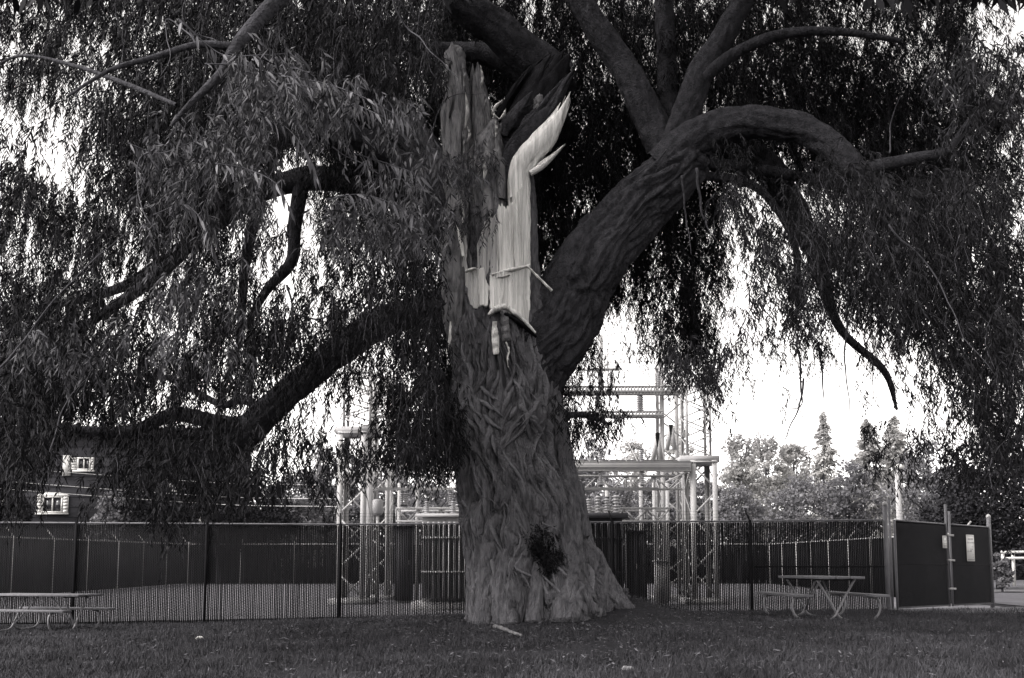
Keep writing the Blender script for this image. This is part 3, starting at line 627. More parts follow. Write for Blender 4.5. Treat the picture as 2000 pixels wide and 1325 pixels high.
# ---- foliage.  rows of 50 px, columns of 50 px: how closed the crown is (0 open .. 9 closed)
GRID = """
7788889999999999999988888888888876788740
6776777899999999999998878888888886667832
6775677899999999999998778888888888776755
7766678999999999999998889999988888887766
5457889999989999999999999999999999998886
4335899998889999999999999999999999998876
5534789988655899999999999999865899999876
8744799986435789999999999999754789999987
6786679986436788999999999999754578899987
6678778875434788999999999888567888999977
6667666674434678888999998887367888999987
8777656775445777888999996787347878999988
9987764577777777889999932687346756888999
9998776677887667889999932688255633677899
9999877777776757889999550378233211256789
9987766776454335889999430146132111045788
9986666665433115889999541002000000002688
9822467766665335889999200000000000013676
8511456665443212459000000000000000012332
7200234432110000000000000000000000000000
0000002100000000000000000000000000000000
""".split()
LAY = [0, 0.06, 0.15, 0.3, 0.55, 0.95, 1.5, 2.4, 3.6, 4.6]
def shoots(P0, L, az, m, ll, lw, droop=0.8, spread=1.0):
    """hanging shoots with narrow alternate leaves; returns leaf quads and stem quads"""
    n = len(P0)
    H = np.stack([np.cos(az), np.sin(az), az * 0], -1)
    t = (np.arange(m)[None] + RNG.random((n, m)) * 0.8) / m
    ph = RNG.random((n, 1)) * 6.28
    sway = 0.05 * np.sin(t * 4 + ph)
    def pos(t, sway):
        return P0[:, None] + (L[:, None] * (0.55 * t - 0.25 * t * t) * (1 - droop * 0.5) + sway * 0.3)[..., None] * H[:, None] + \
            np.stack([sway, -sway, -L[:, None] * (0.25 * t + 0.75 * t ** 1.6) * droop + 0.12 * L[:, None] * t * (1 - t)], -1)
    C = pos(t, sway)
    e = 0.02; T = pos(t + e, sway) - C; T /= np.linalg.norm(T, axis=-1)[..., None]
    rnd = RNG.normal(size=(n, m, 3)); sd = np.cross(T, rnd); sd /= np.linalg.norm(sd, axis=-1)[..., None]
    D = T * 0.75 + sd * 0.75 * spread + np.array([0, 0, -0.35]); D /= np.linalg.norm(D, axis=-1)[..., None]
    W = np.cross(D, RNG.normal(size=(n, m, 3))); W /= np.linalg.norm(W, axis=-1)[..., None]
    ln = (ll * (0.6 + 0.6 * RNG.random((n, m))) * (1.0 - 0.35 * t))[..., None]; wd = (lw * (0.75 + 0.5 * RNG.random((n, m))))[..., None]
    mid = C + D * ln * 0.42; up = np.cross(D, W) * wd * 0.35
    LV = np.stack([C, mid + W * wd * 0.5 + up, C + D * ln + np.array([0, 0, -0.12]) * ln, mid - W * wd * 0.5 + up], 2).reshape(-1, 3)
    ts = np.linspace(0, 1, 5)[None] + np.zeros((n, 1)); ss = 0.05 * np.sin(ts * 4 + ph)
    SP = pos(ts, ss); sv = np.stack([-np.sin(az), np.cos(az), az * 0], -1)[:, None] * 0.0022
    SV = np.stack([SP - sv, SP + sv], 2)       # n,5,2,3
    base = np.arange(n)[:, None] * 10 + np.arange(4)[None] * 2
    SQ = np.stack([base, base + 1, base + 3, base + 2], -1).reshape(-1, 4)
    return LV, SV.reshape(-1, 3), SQ
class Leaves:
    def __init__(s): s.lv = []; s.sv = []; s.sq = []; s.n = 0
    def add(s, r):
        s.lv.append(r[0]); s.sv.append(r[1]); s.sq.append(r[2] + s.n); s.n += len(r[1])
    def build(s, name, m, sm):
        lv = np.concatenate(s.lv)
        o = put(name, mesh_np(name, lv, np.arange(len(lv)).reshape(-1, 4)), M[m], willow); o['kind'] = 'stuff'
        o2 = put('twigs', mesh_np('twigs', np.concatenate(s.sv), np.concatenate(s.sq)), M[sm], willow); o2['kind'] = 'stuff'
def depth_range(px, py):
    if 850 < px < 1140: return (18.3, 22.5)
    if 1040 < px < 1420 and py < 720: return (18.2, 22.5)
    if px >= 1140 and py < 360: return (17.6, 22)
    if 600 < px < 850 and 170 < py < 440: return (16.9, 22)
    if 300 < px < 850 and py < 620: return (10.5, 21)
    return (11, 22)
LF = Leaves()
def fill():
    buckets = {}
    for r_, row in enumerate(GRID):
        for c_, ch in enumerate(row):
            lay = LAY[int(ch)]
            if lay == 0: continue
            need = lay * 2500.0 * 1.7
            px0, py0 = c_ * 50 + 25, r_ * 50 + 25
            while need > 0:
                px = px0 + (RNG.random() - 0.5) * 62; py = py0 + (RNG.random() - 0.5) * 62
                lo, hi = depth_range(px, py); Y = lo + (hi - lo) * RNG.random()
                per = 5 * 20 * 0.5 * 0.135 * 0.018 * 0.62 * (F / Y) ** 2   # seen leaf area of one tuft
                if need < per and RNG.random() > need / per: break
                need -= per
                buckets.setdefault(0, []).append((px, py, Y))
    A = np.array(buckets[0])
    C = at_arr(A[:, 0], A[:, 1], A[:, 2])
    n = len(C); print('tufts', n)
    Cs = np.repeat(C, 5, 0); N = len(Cs)
    L = 0.35 + 0.5 * RNG.random(N)
    az0 = np.repeat(np.arctan2(C[:, 1] - TY, C[:, 0] - 0.5) + RNG.normal(size=n) * 0.7, 5)
    Cs = Cs + RNG.normal(size=(N, 3)) * np.array([0.11, 0.16, 0.10]); Cs[:, 2] += L * 0.38
    LF.add(shoots(Cs, L, az0 + RNG.normal(size=N) * 0.9, 20, 0.135, 0.018))
fill()
LF.build('foliage', 'leaf', 'twig')
# crown above and behind the picture: coarser, it only closes the canopy
def upper_crown():
    n = 52000
    a = RNG.random(n) * 6.283; rr = np.sqrt(RNG.random(n))
    X = 0.3 + 12.5 * rr * np.cos(a); Y = 18.5 + 8.0 * rr * np.sin(a)
    top = 15.5 - 5.5 * rr ** 2
    Z = top - 3.2 * RNG.random(n) ** 1.2
    nz = fbm(np.stack([X * 0.35, Y * 0.35, Z * 0.35], -1), 2)
    lim = CAMZ + Y * 0.585                       # keep out of the framed part
    k = (nz > -0.25) & (Z > lim)
    P = np.stack([X, Y, Z], -1)[k]; n = len(P)
    D = RNG.normal(size=(n, 3)) * 0.6 + np.array([0, 0, -0.7]); D /= np.linalg.norm(D, axis=1)[:, None]
    W = np.cross(D, RNG.normal(size=(n, 3))); W /= np.linalg.norm(W, axis=1)[:, None]
    l = 0.3; wd = 0.05
    V = np.stack([P, P + D * l * .45 + W * wd, P + D * l, P + D * l * .45 - W * wd], 1).reshape(-1, 3)
    o = put('crown_top', mesh_np('crown_top', V, np.arange(n * 4).reshape(-1, 4)), M['leaf'], willow); o['kind'] = 'stuff'
upper_crown()

# front sprays: leaves large enough to be picked apart
lp = []
def leaf_mesh():
    n = 7; t = np.linspace(0, 1, n); wd = 0.075 * np.sin(np.pi * t ** 0.8) ** 0.9 + 0.002
    z = -0.22 * t * t
    v = []; 
    for i in range(n): v += [(t[i], wd[i], z[i] + wd[i] * 0.35), (t[i], 0, z[i]), (t[i], -wd[i], z[i] + wd[i] * 0.35)]
    q = [(i * 3 + k, i * 3 + k + 1, (i + 1) * 3 + k + 1, (i + 1) * 3 + k) for i in range(n - 1) for k in range(2)]
    return mesh_np('leaf', v, q, smooth=True)
LM = leaf_mesh(); LM.materials.append(M['nleaf'])
SPR = [([(350, 40), (430, 105), (500, 108), (560, 105)], 7.6, 18), ([(400, 125), (470, 128), (520, 140), (570, 150)], 7.5, 18), ([(480, 140), (540, 160), (600, 170), (660, 190)], 7.3, 26),
       ([(560, 150), (640, 165), (720, 195), (815, 250)], 7.2, 34), ([(600, 190), (680, 200), (740, 225), (790, 250)], 7.4, 26), ([(690, 300), (750, 318), (800, 335), (835, 352)], 7.6, 24),
       ([(250, 280), (310, 300), (370, 280), (430, 270)], 8.2, 22), ([(500, 220), (560, 250), (600, 300), (620, 350)], 7.6, 24), ([(830, 280), (870, 305), (900, 325), (945, 350)], 12.5, 22),
       ([(945, 350), (965, 375), (972, 395), (965, 430)], 15.7, 22), ([(420, 320), (480, 330), (540, 360), (570, 420)], 7.8, 24), ([(640, 390), (700, 380), (760, 395), (820, 425)], 7.8, 26), ([(300, 420), (360, 400), (400, 440), (420, 500)], 8.4, 14)]
nleaf = 0
for pts, Y, cnt in SPR:
    P = resample(np.array([at(p[0], p[1], Y + 0.1 * math.sin(j * 2)) for j, p in enumerate(pts)]), 24)
    mb = MB(); mb.tube(P, np.linspace(0.006, 0.002, 24), 5)
    put('spray_twig', mb.mesh('spray_twig', True), M['twig'], willow)
    T = np.gradient(P, axis=0); T /= np.linalg.norm(T, axis=1)[:, None]
    for j in range(cnt):
        f = (j + 0.5 + random.uniform(-.3, .3)) / cnt * 22.5; i0 = int(f); p = P[i0] + (P[i0 + 1] - P[i0]) * (f - i0); t = T[i0]
        sgn = 1 if j % 2 else -1
        d = Vector(t * 0.55 + np.array([random.gauss(0, .25), random.gauss(0, .35) + sgn * 0.3, -0.62 + random.gauss(0, .2)])).normalized()
        up = Vector((random.gauss(0, .35), -0.5 + random.gauss(0, .4), 0.8)); sd = up.cross(d).normalized(); up = d.cross(sd)
        l = random.uniform(0.11, 0.165)
        mw = Matrix.Translation(Vector(p)) @ Matrix((d, sd, up)).transposed().to_4x4() @ Matrix.Scale(l, 4)
        o = put('leaf', LM, None, willow); o.matrix_parent_inverse = Matrix.Translation(-willow.location); o.matrix_basis = mw
        nleaf += 1
# softer sprays round them, same shoots in finer numbers
NF = Leaves()
pts = []
for (x0, y0, x1, y1, n, Ya, Yb) in [(280, 260, 520, 460, 46, 8.5, 12), (430, 130, 620, 300, 22, 8, 11), (720, 380, 860, 470, 22, 8.5, 12), (300, 500, 480, 720, 40, 9, 12.5), (0, 640, 110, 900, 50, 9.5, 12.5), (110, 640, 260, 790, 30, 9.5, 12.5), (450, 95, 600, 180, 14, 7.2, 8.2), (560, 150, 700, 210, 14, 7, 8.2), (690, 185, 810, 245, 9, 7, 8.2), (270, 250, 460, 330, 18, 7.8, 9), (740, 310, 840, 350, 7, 7.4, 8.6), (640, 390, 850, 440, 14, 8, 10), (840, 295, 950, 345, 10, 12, 13.5), (180, 860, 640, 960, 60, 10, 13), (560, 850, 900, 920, 26, 11, 14), (750, 740, 900, 900, 120, 14.5, 16.6), (1080, 760, 1220, 830, 26, 15, 16.6), (880, 300, 960, 450, 12, 15.6, 16.2), (1860, 60, 2000, 160, 14, 8, 9.5), (1840, 100, 2000, 250, 26, 9, 12), (1700, 820, 2000, 930, 40, 12, 15), (300, 970, 345, 1040, 5, 11, 12), (1400, 280, 1700, 330, 14, 14, 15.8)]:
    for k in range(n): pts.append((random.uniform(x0, x1), random.uniform(y0, y1), random.uniform(Ya, Yb)))
A = np.array(pts); C = at_arr(A[:, 0], A[:, 1], A[:, 2]); n = len(C)
Cs = np.repeat(C, 3, 0) + RNG.normal(size=(n * 3, 3)) * 0.09
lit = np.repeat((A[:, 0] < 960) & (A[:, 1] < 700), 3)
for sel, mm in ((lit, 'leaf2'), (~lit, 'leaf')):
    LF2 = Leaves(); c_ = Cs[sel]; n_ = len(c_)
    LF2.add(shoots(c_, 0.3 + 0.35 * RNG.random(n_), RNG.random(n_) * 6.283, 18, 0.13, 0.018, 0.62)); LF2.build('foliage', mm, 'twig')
# bare twigs and dead shoots that read as lines
TW = [([(300, 290), (270, 330), (275, 400), (298, 435)], 8.0, 3.5), ([(560, 560), (570, 620), (545, 680), (510, 760)], 12, 4), ([(575, 630), (600, 650), (620, 685), (634, 720)], 12, 4), ([(530, 655), (535, 700), (525, 755)], 12, 3.5),
      ([(570, 615), (630, 620), (690, 600), (702, 640), (695, 690)], 12, 3.5), ([(860, 590), (800, 560), (760, 535), (720, 570)], 15.5, 3), ([(865, 585), (820, 540), (800, 520)], 15.5, 2), ([(860, 600), (800, 590), (740, 600)], 15.8, 2), ([(850, 606), (800, 615), (780, 650)], 15.8, 2),
      ([(0, 720), (60, 640), (130, 560), (220, 470), (300, 430)], 10, 3), ([(380, 80), (320, 40), (330, 110), (318, 150)], 8, 2.5), ([(650, 290), (700, 320), (760, 345)], 9, 2), ([(770, 0), (800, 60), (850, 110), (900, 150)], 10, 3), ([(340, 40), (400, 70), (450, 100)], 8.2, 2.5),
      ([(840, 260), (880, 190), (960, 185)], 14, 2), ([(1740, 300), (1735, 250), (1760, 185)], 13, 3), ([(1430, 360), (1480, 450), (1560, 560)], 15, 4), ([(1560, 650), (1565, 780), (1545, 800)], 15, 4), ([(1600, 680), (1610, 800)], 15.5, 4), ([(1660, 560), (1650, 700), (1662, 830)], 15.5, 4), ([(1570, 740), (1550, 820), (1515, 885)], 14.5, 3.5),
      ([(1740, 440), (1820, 530), (1880, 640), (1950, 740)], 11, 3), ([(1780, 590), (1850, 640), (1900, 720)], 11.5, 2.5), ([(1700, 690), (1712, 800)], 15.5, 2.5), ([(1360, 330), (1375, 420), (1400, 470)], 16.2, 5), ([(1330, 345), (1340, 430), (1350, 500)], 16.3, 4), ([(1300, 290), (1275, 320), (1220, 350)], 16.3, 3), ([(900, 700), (880, 760), (860, 820)], 16, 3),
      ([(100, 880), (130, 780), (190, 720)], 10, 2.5), ([(440, 300), (480, 330), (520, 345), (560, 390)], 8.6, 2.5), ([(640, 240), (650, 170), (660, 60)], 13, 3.5), ([(570, 190), (580, 150), (592, 125)], 8, 3.5)]
for p, Y, r_ in TW:
    n = 22; P = resample(np.array([at(a[0], a[1], Y + 0.15 * math.sin(j * 1.7)) for j, a in enumerate(p)]), n)
    P = P + 0.05 * np.stack([perlin(P * 3.1 + 50 * j) for j in range(3)], -1)
    mb = MB(); mb.tube(P, np.linspace(r_ * 0.65 / F * Y, r_ * 0.15 / F * Y, n), 6)
    put('twig', mb.mesh('twig', True), M['twig'], willow)

# ------------------------------------------------------------------ front fence
FY = 23.8
def fence_z(x): return np.interp(x, [-18, -7.1, 5.5, 8.7], [at(400, 1216, FY)[2] - 0.03, at(400, 1216, FY)[2], at(1466, 1197, FY)[2], at(1700, 1193, FY)[2]])
def fence_top(x): return np.interp(x, [-18, -11.9, -3.9, 8.55], [at(0, 1021, FY)[2], at(0, 1021, FY)[2], at(664, 1025, FY)[2], at(1715, 1016, FY)[2]])
FX0, FX1 = -18.0, 8.6
fence = thing('chain_link_fence', 'long dark slatted chain link fence running behind the willow trunk', 'fence', (-4, FY, fence_z(-4)))
def px2x(p): return (p - 1000) / F * FY / (CT - (PPY - 1110) / F * ST) * 1.0
slat_me = None
slats_h = 2.08
mb = MB(); mb.box((0, 0, 0.5), (0.0285, 0.007, 1.0)); slat_me = mb.mesh('slat'); slat_me.materials.append(M['slat'])
xs = np.arange(FX0 + 0.03, FX1, 0.0415)
seen = [x for x in xs if (-11.9 < x < 8.6) and not (-0.98 < x < 1.75)]
step = [x for x in seen if x > -7.5 ][:300]
setstep = set(round(float(x), 4) for x in step)
rest = MB()
for x in xs:
    z0, z1 = float(fence_z(x)) - 0.03, float(fence_top(x)) - 0.03
    jx = random.gauss(0, 0.0022)
    if round(float(x), 4) in setstep:
        o = put('slat', slat_me, None, fence); o.matrix_parent_inverse = Matrix.Translation(-fence.location)
        o.matrix_basis = Matrix.Translation((x + jx, FY, z0)) @ Matrix.Rotation(random.gauss(0, 0.06), 4, 'Z') @ Matrix.Rotation(random.gauss(0, 0.0012), 4, 'Y') @ Matrix.Diagonal((random.uniform(0.9, 1.08), 1, z1 - z0, 1))
    else:
        rest.box((x + jx, FY, (z0 + z1) / 2), (0.0285, 0.007, z1 - z0))
o = put('slat_rows', rest.mesh('slat_rows'), M['slat'], fence); o['kind'] = 'stuff'
def wire_mesh(a, b, z0, z1, pitch, r_, off=(0, 0)):
    """diamond mesh between ground points a and b"""
    a = np.array(a, float); b = np.array(b, float); L = np.linalg.norm(b - a); d = (b - a) / L; h = z1 - z0
    u0 = np.arange(-h, L, pitch); V = []; Q = []; n = 0
    nrm = np.array([d[1], -d[0]])
    for sgn in (1, -1):
        for u in u0:
            s0, s1 = u, u + h; za, zb = (z0, z1) if sgn > 0 else (z1, z0)
            if s0 < 0: za = za + (zb - za) * (-s0 / h); s0 = 0
            if s1 > L: zb = zb - (zb - za) * ((s1 - L) / (s1 - s0)); s1 = L
            if s1 - s0 < 0.02: continue
            p0 = np.array([*(a + d * s0 + nrm * 0.006 * sgn), za]); p1 = np.array([*(a + d * s1 + nrm * 0.006 * sgn), zb])
            t = (p1 - p0) / np.linalg.norm(p1 - p0); n3 = np.array([nrm[0], nrm[1], 0]); sd = np.cross(t, n3) * r_
            V += [p0 - sd, p0 + sd, p1 + sd, p1 - sd, p0 + n3 * r_, p1 + n3 * r_]
            Q += [(n, n + 4, n + 5, n + 3), (n + 4, n + 1, n + 2, n + 5)]; n += 6
    return mesh_np('wire_mesh', V, Q)
o = put('wire_mesh', wire_mesh((FX0, FY - 0.012), (FX1, FY - 0.012), float(fence_z(-2)) + 0.03, float(fence_top(-2)) - 0.02, 0.062, 0.0022), M['wire'], fence); o['kind'] = 'stuff'
xr = np.linspace(FX0, FX1, 24)
mb = MB(); mb.tube(np.stack([xr, xr * 0 + FY - 0.03, fence_top(xr)], -1), 0.021, 8); put('top_rail', mb.mesh('top_rail', True), M['steel2'], fence)
mb = MB(); xr2 = np.linspace(5.6, FX1, 6); mb.tube(np.stack([xr2, xr2 * 0 + FY - 0.03, xr2 * 0 + at(1600, 1107, FY)[2]], -1), 0.016, 8); put('middle_rail', mb.mesh('middle_rail', True), M['dpost'], fence)
POSTX = [-16.2, -13.15] + [at(p, 1110, FY)[0] for p in (147, 403, 664, 928, 1196, 1466)]
for x in POSTX:
    z0, z1 = float(fence_z(x)) - 0.1, float(fence_top(x))
    mb = MB(); mb.tube([(x, FY - 0.045, z0), (x, FY - 0.045, z1 + 0.02)], 0.034, 10); p = put('post', mb.mesh('post', True), M['dpost'], fence)
    mb = MB(); mb.bar((x, FY - 0.045, z1), (x - 0.05, FY + 0.22, z1 + 0.27), 0.035, 0.025); put('barb_arm', mb.mesh('barb_arm'), M['dpost'], p)
for k, f in enumerate((0.35, 0.65, 0.95)):
    n = 60; x = np.linspace(FX0, FX1, n); mb = MB()
    mb.tube(np.stack([x, FY - 0.045 + 0.265 * f + 0 * x, fence_top(x) + 0.27 * f + 0.012 * np.sin(x * 1.3)], -1), 0.0022, 4, False)
    put('barbed_wire', mb.mesh('barbed_wire'), M['dpost'], fence)
# ------------------------------------------------------------------ corner posts and gates
def gp(u): return np.array([8.67 + 4.21 * u, 23.8 + 3.9 * u])
gd = (gp(1) - gp(0)) / np.linalg.norm(gp(1) - gp(0)); gn = np.array([gd[1], -gd[0]])
if gn @ gp(0) > 0: gn = -gn
def gz(u): return float(np.interp(u, [0, 1], [at(1728, 1194, 23.8)[2], at(1930, 1183, 27.7)[2]]))
def gt(u): return float(np.interp(u, [0, 1], [at(1735, 1016, 23.9)[2], at(1922, 1030, 27.6)[2]]))
gposts = thing('gate_post_frame', 'grey steel gate posts with ball caps and barbed wire at the fence corner', 'gate posts', (*gp(0), gz(0)))
for u, up, r_ in ((0.0, 0.38, 0.055), (0.035, 0.55, 0.03), (1.0, 0.30, 0.055)):
    x, y = gp(u); z0, z1 = gz(u) - 0.1, gt(u) + up
    mb = MB(); mb.tube([(x, y, z0), (x, y, z1)], r_, 12)
    p = put('post', mb.mesh('post', True), M['steel2'], gposts)
    mb = MB(); mb.lathe([(0.0, r_ * 1.0), (r_ * 0.7, r_ * 0.75), (r_ * 1.12, 0.0), (r_ * 1.12, -0.05), (r_, -0.05)], (x, y, z1), 12); put('cap', mb.mesh('cap', True), M['steel'], p)
for k in range(3):
    mb = MB(); n = 24; uu = np.linspace(0, 1, n); P = np.array([[*gp(u), gt(u) + 0.08 + 0.085 * k + 0.02 * math.sin(u * 9 + k)] for u in uu]); mb.tube(P, 0.0025, 4, False)
    put('barbed_wire', mb.mesh('barbed_wire'), M['wire'], gposts)
def gate(u0, u1, label, ht, pitch):
    t = thing('gate_leaf', label, 'gate', (*gp((u0 + u1) / 2), gz((u0 + u1) / 2)))
    off = gn * 0.06
    def P(u, z): return np.array([*(gp(u) + off), z])
    za, zb, ta, tb = gz(u0) + 0.07, gz(u1) + 0.07, gt(u0), gt(u1)
    for nm, a, b in (('stile', P(u0, za - 0.03), P(u0, ta + ht[0])), ('stile', P(u1, zb - 0.03), P(u1, tb + ht[1])), ('top_rail', P(u0, ta), P(u1, tb)), ('bottom_rail', P(u0, za), P(u1, zb)), ('middle_rail', P(u0, (za + ta) / 2), P(u1, (zb + tb) / 2))):
        mb = MB(); mb.tube([a, b], 0.03 if nm == 'stile' else 0.02, 10); put(nm, mb.mesh(nm, True), M['dpost' if nm == 'middle_rail' else 'steel2'], t)
    a = gp(u0) + off * 1.7; b = gp(u1) + off * 1.7
    o = put('wire_mesh', wire_mesh(a, b, min(za, zb), max(ta, tb) - 0.06, pitch, 0.0032), M['wire'], t); o['kind'] = 'stuff'
    mb = MB(); q0 = gp(u0) + off * 0.6; q1 = gp(u1) + off * 0.6; th = gn * 0.006
    v = [(*q0, za), (*q1, zb), (*q1, tb), (*q0, ta), (*(q0 - th), za), (*(q1 - th), zb), (*(q1 - th), tb), (*(q0 - th), ta)]
    mb.raw(v, [(0,1,2,3),(7,6,5,4),(0,4,5,1),(3,2,6,7),(0,3,7,4),(1,5,6,2)]); put('privacy_screen', mb.mesh('privacy_screen'), M['screen'], t)
    for f in (0.2, 0.55, 0.86):
        mb = MB(); c = P(u1 if u0 < 0.3 else u0, za + (ta - za) * f) + np.array([*gn, 0]) * 0.04; mb.box(c, (0.1, 0.07, 0.05)); put('hinge' if f != 0.55 else 'latch', mb.mesh('hinge'), M['steel'], t)
    return t
gate(0.055, 0.525, 'wider mesh gate leaf carrying the small white notice', (0.0, 0.5), 0.055)
gate(0.56, 0.975, 'narrower gate leaf carrying the large white sign', (0.33, 0.25), 0.05)
def text_mesh(body, size, cx=True):
    c = bpy.data.curves.new('lettering', 'FONT'); c.body = body; c.size = size; c.align_x = 'CENTER' if cx else 'LEFT'; c.align_y = 'CENTER'
    ob = bpy.data.objects.new('tmp_text', c); COL.objects.link(ob)
    bpy.context.view_layer.update()
    me = bpy.data.meshes.new_from_object(ob.evaluated_get(bpy.context.evaluated_depsgraph_get())); bpy.data.objects.remove(ob); return me
def sign(u, zc, wd, hg, label, lines, blocks, group=None):
    c2 = gp(u) + gn * 0.135
    t = thing('sign_board', label, 'sign', (*c2, zc)); t.rotation_euler = (math.pi / 2, 0, math.atan2(gd[1], gd[0]))
    mb = MB(); mb.box((0, 0, -0.004), (wd, hg, 0.008)); put('board', mb.mesh('board'), M['sign'], t, 1)
    for body, sz, x, y in lines:
        me = text_mesh(body, sz); o = put('lettering', me, M['ink'], t, 1); o.location = (x, y, 0.003)
    for x, y, a, b in blocks:
        mb = MB(); mb.box((x, y, 0.002), (a, b, 0.004)); put('printed_bar', mb.mesh('printed_bar'), M['ink'], t, 1)
    return t
zs = at(1884, 1071, 26.75)[2]
sign(0.735, zs, 0.46, 0.68, 'large white utility company sign on the gate', [('LAKEVIEW', 0.072, 0, 0.225), ('LIGHT & POWER', 0.058, 0, 0.135), ('Operator', 0.036, 0.12, 0.035), ('LAKE VIEW', 0.05, -0.09, -0.09), ('24 hours', 0.026, 0.13, -0.175), ('1938', 0.03, 0.14, -0.235)],
     [(0, 0.312, 0.43, 0.010), (0, -0.30, 0.43, 0.010), (0.02, -0.055, 0.026, 0.09), (0.11, -0.03, 0.01, 0.04)])
zs2 = at(1832, 1059, 25.7)[2]
s2 = sign(0.478, zs2, 0.235, 0.31, 'small white danger notice beside the gate latch', [('HIGH VOLTAGE', 0.028, 0, -0.04), ('KEEP OUT', 0.042, 0, -0.10)], [(0, 0.141, 0.22, 0.008)])
mb = MB(); a = np.arange(24) * 2 * np.pi / 24
mb.raw(np.concatenate([np.stack([0.10 * np.cos(a), 0.07 + 0.055 * np.sin(a), a * 0 + 0.006], -1), np.stack([0.09 * np.cos(a), 0.07 + 0.047 * np.sin(a), a * 0 + 0.006], -1)]), [(k, (k + 1) % 24, 24 + (k + 1) % 24, 24 + k) for k in range(24)])
put('oval_border', mb.mesh('oval_border'), M['ink'], s2, 1)

# ------------------------------------------------------------------ fences round the yard behind
def back_fence(a, b, label, npost, h=2.15):
    a = np.array(a, float); b = np.array(b, float); L = np.linalg.norm(b - a); d = (b - a) / L
    t = thing('yard_fence', label, 'fence', (*((a + b) / 2), float(g((a + b)[0] / 2, (a + b)[1] / 2))))
    n = 40; P = np.array([a + (b - a) * s for s in np.linspace(0, 1, n)]); Z = g(P[:, 0], P[:, 1])
    mb = MB(); mb.tube(np.column_stack([P, Z + h]), 0.03, 6); put('top_rail', mb.mesh('top_rail', True), M['steel'], t)
    mb = MB()
    for s in np.arange(0, L, 0.075):
        p = a + d * s; z = float(g(p[0], p[1])); mb.box((*p, z + h / 2 + 0.03), (0.05, 0.012, h - 0.06), np.array([[d[0], -d[1], 0], [d[1], d[0], 0], [0, 0, 1]]))
    o = put('slat_rows', mb.mesh('slat_rows'), M['slat'], t); o['kind'] = 'stuff'
    nr = np.array([d[1], -d[0]]); 
    if nr @ a > 0: nr = -nr
    for s in np.linspace(0, 1, npost):
        p = a + (b - a) * s; z = float(g(p[0], p[1])); q = p + nr * 0.05
        mb = MB(); mb.tube([(*q, z), (*q, z + h + 0.03)], 0.035, 6); po = put('post', mb.mesh('post', True), M['steel'], t)
        mb = MB(); mb.bar((*q, z + h), (*(q - nr * 0.3 + d * 0.05), z + h + 0.34), 0.045, 0.04); put('barb_arm', mb.mesh('barb_arm'), M['steel'], po)
back_fence((-18, 24.2), (-17.4, 55), 'dark slatted fence along the building side of the substation yard', 11)
back_fence((-17.3, 55), (13.7, 55), 'dark slatted fence closing the yard behind the steel gantry', 12)
back_fence((13.2, 30.0), (13.8, 54.8), 'dark slatted fence along the field side of the substation yard', 10)

# ------------------------------------------------------------------ substation
def lattice_tower(par, x0, x1, y0, y1, zb, zt, lw, bw_, nb, name='tower', crosses=False):
    """four legged lattice tower: part with legs and braces as sub-parts"""
    mb = MB(); mb.box(((x0 + x1) / 2, (y0 + y1) / 2, zb + 0.1), (x1 - x0 + 0.4, y1 - y0 + 0.4, 0.2))
    base = put(name, mb.mesh(name), M['pole'], par)
    C = [(x0, y0), (x1, y0), (x1, y1), (x0, y1)]
    for (x, y) in C:
        sx = 1 if x == x0 else -1; sy = 1 if y == y0 else -1
        mb = MB(); mb.box((x + sx * lw / 2, y, (zb + zt) / 2), (lw, 0.015, zt - zb)); mb.box((x, y + sy * (lw / 2 + 0.009), (zb + zt) / 2), (0.015, lw, zt - zb))
        put('leg', mb.mesh('leg'), M['steel'], base)
    for f in range(4):
        a, b = C[f], C[(f + 1) % 4]
        for k in range(nb):
            za = zb + 0.2 + (zt - zb - 0.3) * k / nb; zc = zb + 0.2 + (zt - zb - 0.3) * (k + 1) / nb
            if k % 2 == f % 2: za, zc = zc, za
            mb = MB(); mb.bar((*a, za), (*b, zc), 0.012, bw_); put('brace', mb.mesh('brace'), M['steel'], base)
            if crosses:
                mb = MB(); mb.bar((*a, zc), (*b, za), 0.010, bw_); put('brace', mb.mesh('brace'), M['steel'], base)
    mb = MB(); zf = zt - 0.05
    for f in range(4): mb.bar((*C[f], zf), (*C[(f + 1) % 4], zf), 0.05, 0.05)
    put('top_frame', mb.mesh('top_frame'), M['steel'], base)
    return base
SY = 31.0
def X(p, Y=SY): return at(p, 950, Y)[0]
def Z(py, Y=SY): return at(1000, py, Y)[2]
zg = float(g(0, SY))
gan = thing('steel_gantry', 'tall pale lattice steel gantry standing behind the fence and the willow', 'gantry', (X(1000), SY, zg))
lattice_tower(gan, X(659), X(714), SY, SY + 1.3, zg, Z(842), 0.15, 0.06, 6)
lattice_tower(gan, X(664), X(720), SY + 0.3, SY + 1.2, Z(845), Z(722), 0.07, 0.04, 6, 'upper_tower')
lattice_tower(gan, X(1350), X(1401), SY, SY + 1.3, zg, Z(899), 0.15, 0.06, 5)
lattice_tower(gan, X(1345), X(1395), SY + 0.3, SY + 1.2, Z(902), Z(738), 0.07, 0.04, 7, 'upper_tower')
YB = SY + 3.5
def X2(p): return X(p, YB)
def Z2(p): return Z(p, YB)
lattice_tower(gan, X2(1292), X2(1338), YB, YB + 1.2, zg, Z2(704), 0.13, 0.05, 12)
lattice_tower(gan, X2(722), X2(760), YB, YB + 1.2, zg, Z2(735), 0.13, 0.05, 11)
